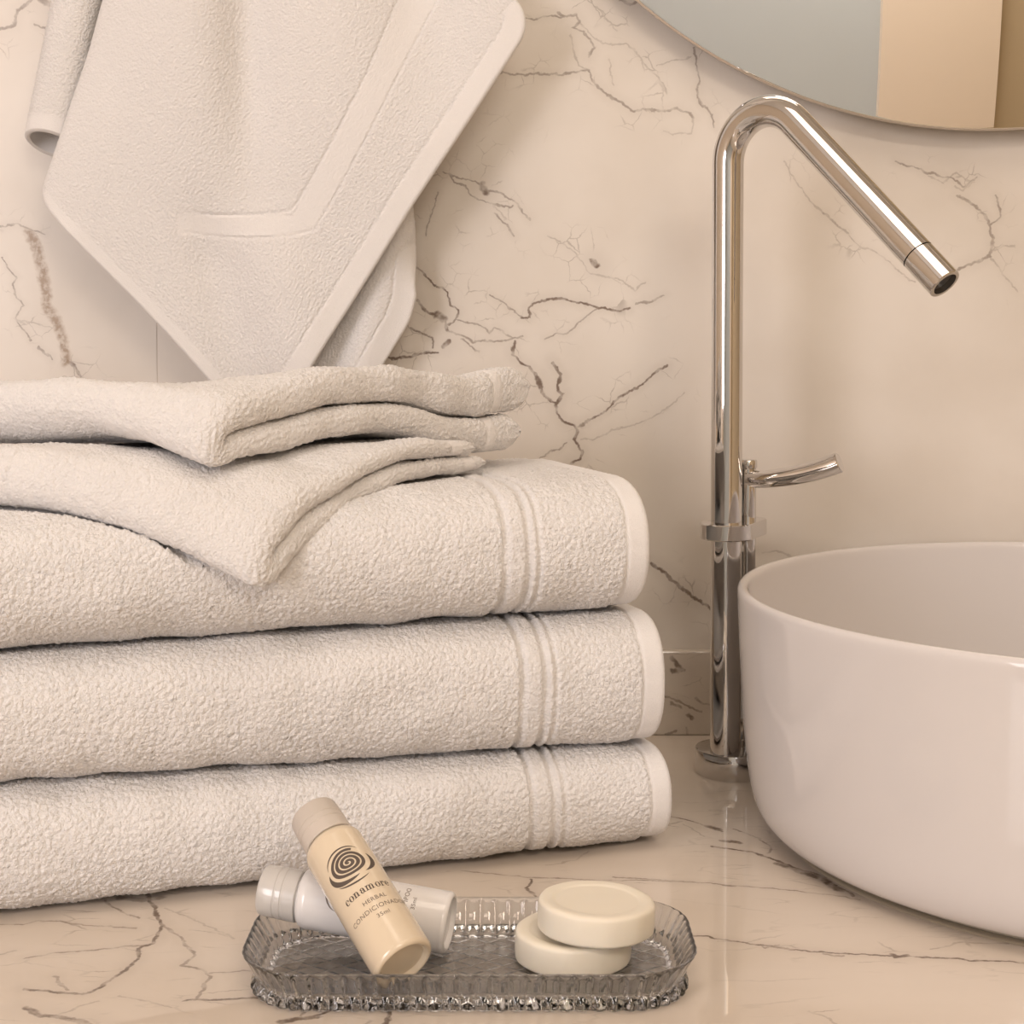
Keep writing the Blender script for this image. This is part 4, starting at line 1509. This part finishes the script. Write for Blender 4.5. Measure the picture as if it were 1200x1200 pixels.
def slab_word(xh):
    """'conamore' in a fat slab-serif built from strokes; xh = x-height"""
    V = []; Fc = []

    def quad(x0, y0, x1, y1):
        o = len(V)
        V.extend([(x0, y0), (x1, y0), (x1, y1), (x0, y1)]); Fc.append([o, o + 1, o + 2, o + 3])

    def arc(cx, cy, rx, ry, a0, a1, wmax, wmin):
        n = 22
        o = len(V)
        for a in np.linspace(a0, a1, n):
            w = wmin + (wmax - wmin) * abs(math.cos(a)) ** 1.3
            V.append((cx + rx * math.cos(a), cy + ry * math.sin(a)))
            V.append((cx + (rx - w) * math.cos(a), cy + (ry - w * .75) * math.sin(a)))
        for i in range(n - 1):
            Fc.append([o + 2 * i, o + 2 * i + 2, o + 2 * i + 3, o + 2 * i + 1])
    x = 0.0
    S = .24; K = .10; g = .10
    two = 2 * math.pi
    for ch in 'conamore':
        if ch == 'o':
            arc(x + .45, .5, .45, .54, 0, two, .27, .09); x += .90 + g
        elif ch == 'c':
            arc(x + .43, .5, .43, .54, math.radians(52), math.radians(315), .27, .10)
            quad(x + .55, .62, x + .78, .84); x += .80 + g
        elif ch == 'e':
            arc(x + .44, .5, .44, .54, math.radians(0), math.radians(318), .27, .10)
            quad(x + .18, .46, x + .86, .56); x += .88 + g
        elif ch in 'nm':
            k = 1 if ch == 'n' else 2
            quad(x + .10, 0, x + .10 + S, 1.0); quad(x, .88, x + .2, 1.0); quad(x - .02, 0, x + .46, .11)
            xx = x + .10
            for _ in range(k):
                arc(xx + S + .17, .62, .34, .42, 0, math.radians(165), .25, .10)
                quad(xx + S + .26, 0, xx + S + .26 + .25, .64); quad(xx + S + .18, 0, xx + S + .62, .11)
                xx += S + .27
            x = xx + S + .28 + g
            x += 0
        elif ch == 'a':
            arc(x + .36, .66, .38, .38, math.radians(0), math.radians(160), .26, .10)
            quad(x + .49, .1, x + .74, .68); quad(x + .66, 0, x + .90, .11)
            arc(x + .33, .30, .33, .33, math.radians(60), math.radians(330), .24, .09)
            quad(x + .04, .62, x + .26, .82); x += .92 + g * .6
        elif ch == 'r':
            quad(x + .10, 0, x + .10 + S, 1.0); quad(x, .88, x + .2, 1.0); quad(x - .02, 0, x + .50, .11)
            arc(x + .52, .62, .30, .42, math.radians(40), math.radians(170), .22, .12)
            quad(x + .56, .66, x + .78, .90); x += .78 + g
    V = np.array(V); V[:, 0] -= x / 2
    return V * xh, Fc


def frame(bottom, direction, face, roll=0.0):
    """local frame: Z along the bottle from its base to its cap, X towards `face` (then rolled)"""
    z = Vector(direction).normalized()
    x = (Vector(face) - z * Vector(face).dot(z)).normalized()
    y = z.cross(x)
    M = Matrix(((x[0], y[0], z[0], bottom[0]), (x[1], y[1], z[1], bottom[1]), (x[2], y[2], z[2], bottom[2]), (0, 0, 0, 1)))
    return M @ Matrix.Rotation(roll, 4, 'Z')


BL, BR_ = .0890, .0130


def bottle(label, M, mat_body, mat_cap, ink, words, name='lotion_bottle', logo=True, group='travel lotion bottles in the tray'):
    loc = M.translation
    t0 = empty(name, loc, label, 'bottle', group)
    r = BR_
    body = dense([(0, .0022), (.0085, .0022), (.0098, .0016), (.0106, .0004), (.0114, 0), (.0124, .0005), (.0130, .0018), (r, .0040), (r, .02), (r, .045), (r, .0630), (.0130, .0660), (.0124, .0682), (.0114, .0695), (.0106, .0700)], 3)
    body[:, 0] = np.maximum(body[:, 0], 0)
    M = M @ Matrix.Diagonal((1, 1, .955, 1))
    lathe('body', body, mat_body, t0, M, 72)
    cap = [(.0106, .0706), (.0110, .0708), (.0112, .0712), (.0111, .0765), (.0109, .0768), (.0109, .0774), (.0111, .0777), (.0110, .0800), (.0108, .0803), (.0108, .0808), (.0110, .0811),
           (.0107, BL - .0016), (.0103, BL - .0005), (.0096, BL), (0, BL)]
    lathe('cap', cap, mat_cap, t0, M, 72)
    lathe('neck', [(.0100, .0690), (.0100, .0712)], mat_body, t0, M, 48)
    rp = r + .00006
    for kind, arg, zc, x0 in words:
        if kind == 'logo':
            V, Fc = rose_logo(arg)
            V = V + np.array([x0, 0])
            wrap('rose_emblem', V, Fc, rp, M, 0, zc, ink, t0)
        elif kind == 'word':
            V, Fc = slab_word(arg)
            V = V + np.array([x0, 0])
            wrap('lettering', V, Fc, rp, M, 0, zc, ink, t0)
        else:
            V, Fc = text_mesh(kind, arg, .0, spacing=1.08)
            wrap('lettering', V[:, :2] + np.array([x0, 0]), Fc, rp, M, 0, zc, M_INKG, t0)
    return t0


wb_ = pix(528, 1082, .671); wc_ = pix(283, 1038, .688)
wdir = wc_ - wb_
Mw = frame(wb_, wdir, CC - wb_, math.radians(24))
bottle('white travel bottle lying across the glass tray behind the cream one', Mw, M_WHITEB, M_CAPW, M_INKG,
       [('logo', .0104, .0470, 0), ('word', .0025, .0300, 0), ('HERBAL', .0028, .0235, 0), ('SHAMPOO', .0031, .0188, 0), ('35ml', .0027, .0150, 0)])
cb_ = pix(474, 1130, .6255); cc_ = pix(371, 961, .682)
Mc = frame(cb_, cc_ - cb_, CC - cb_, math.radians(11))
bottle('cream coloured travel bottle with brown spiral rose print leaning on the white bottle', Mc, M_CREAM, M_CAPC, M_INK,
       [('logo', .0104, .0475, -.0008), ('word', .00255, .0312, .0006), ('HERBAL', .0029, .0256, .001), ('CONDICIONADOR', .0031, .0212, .001), ('35ml', .0028, .0172, .001)])
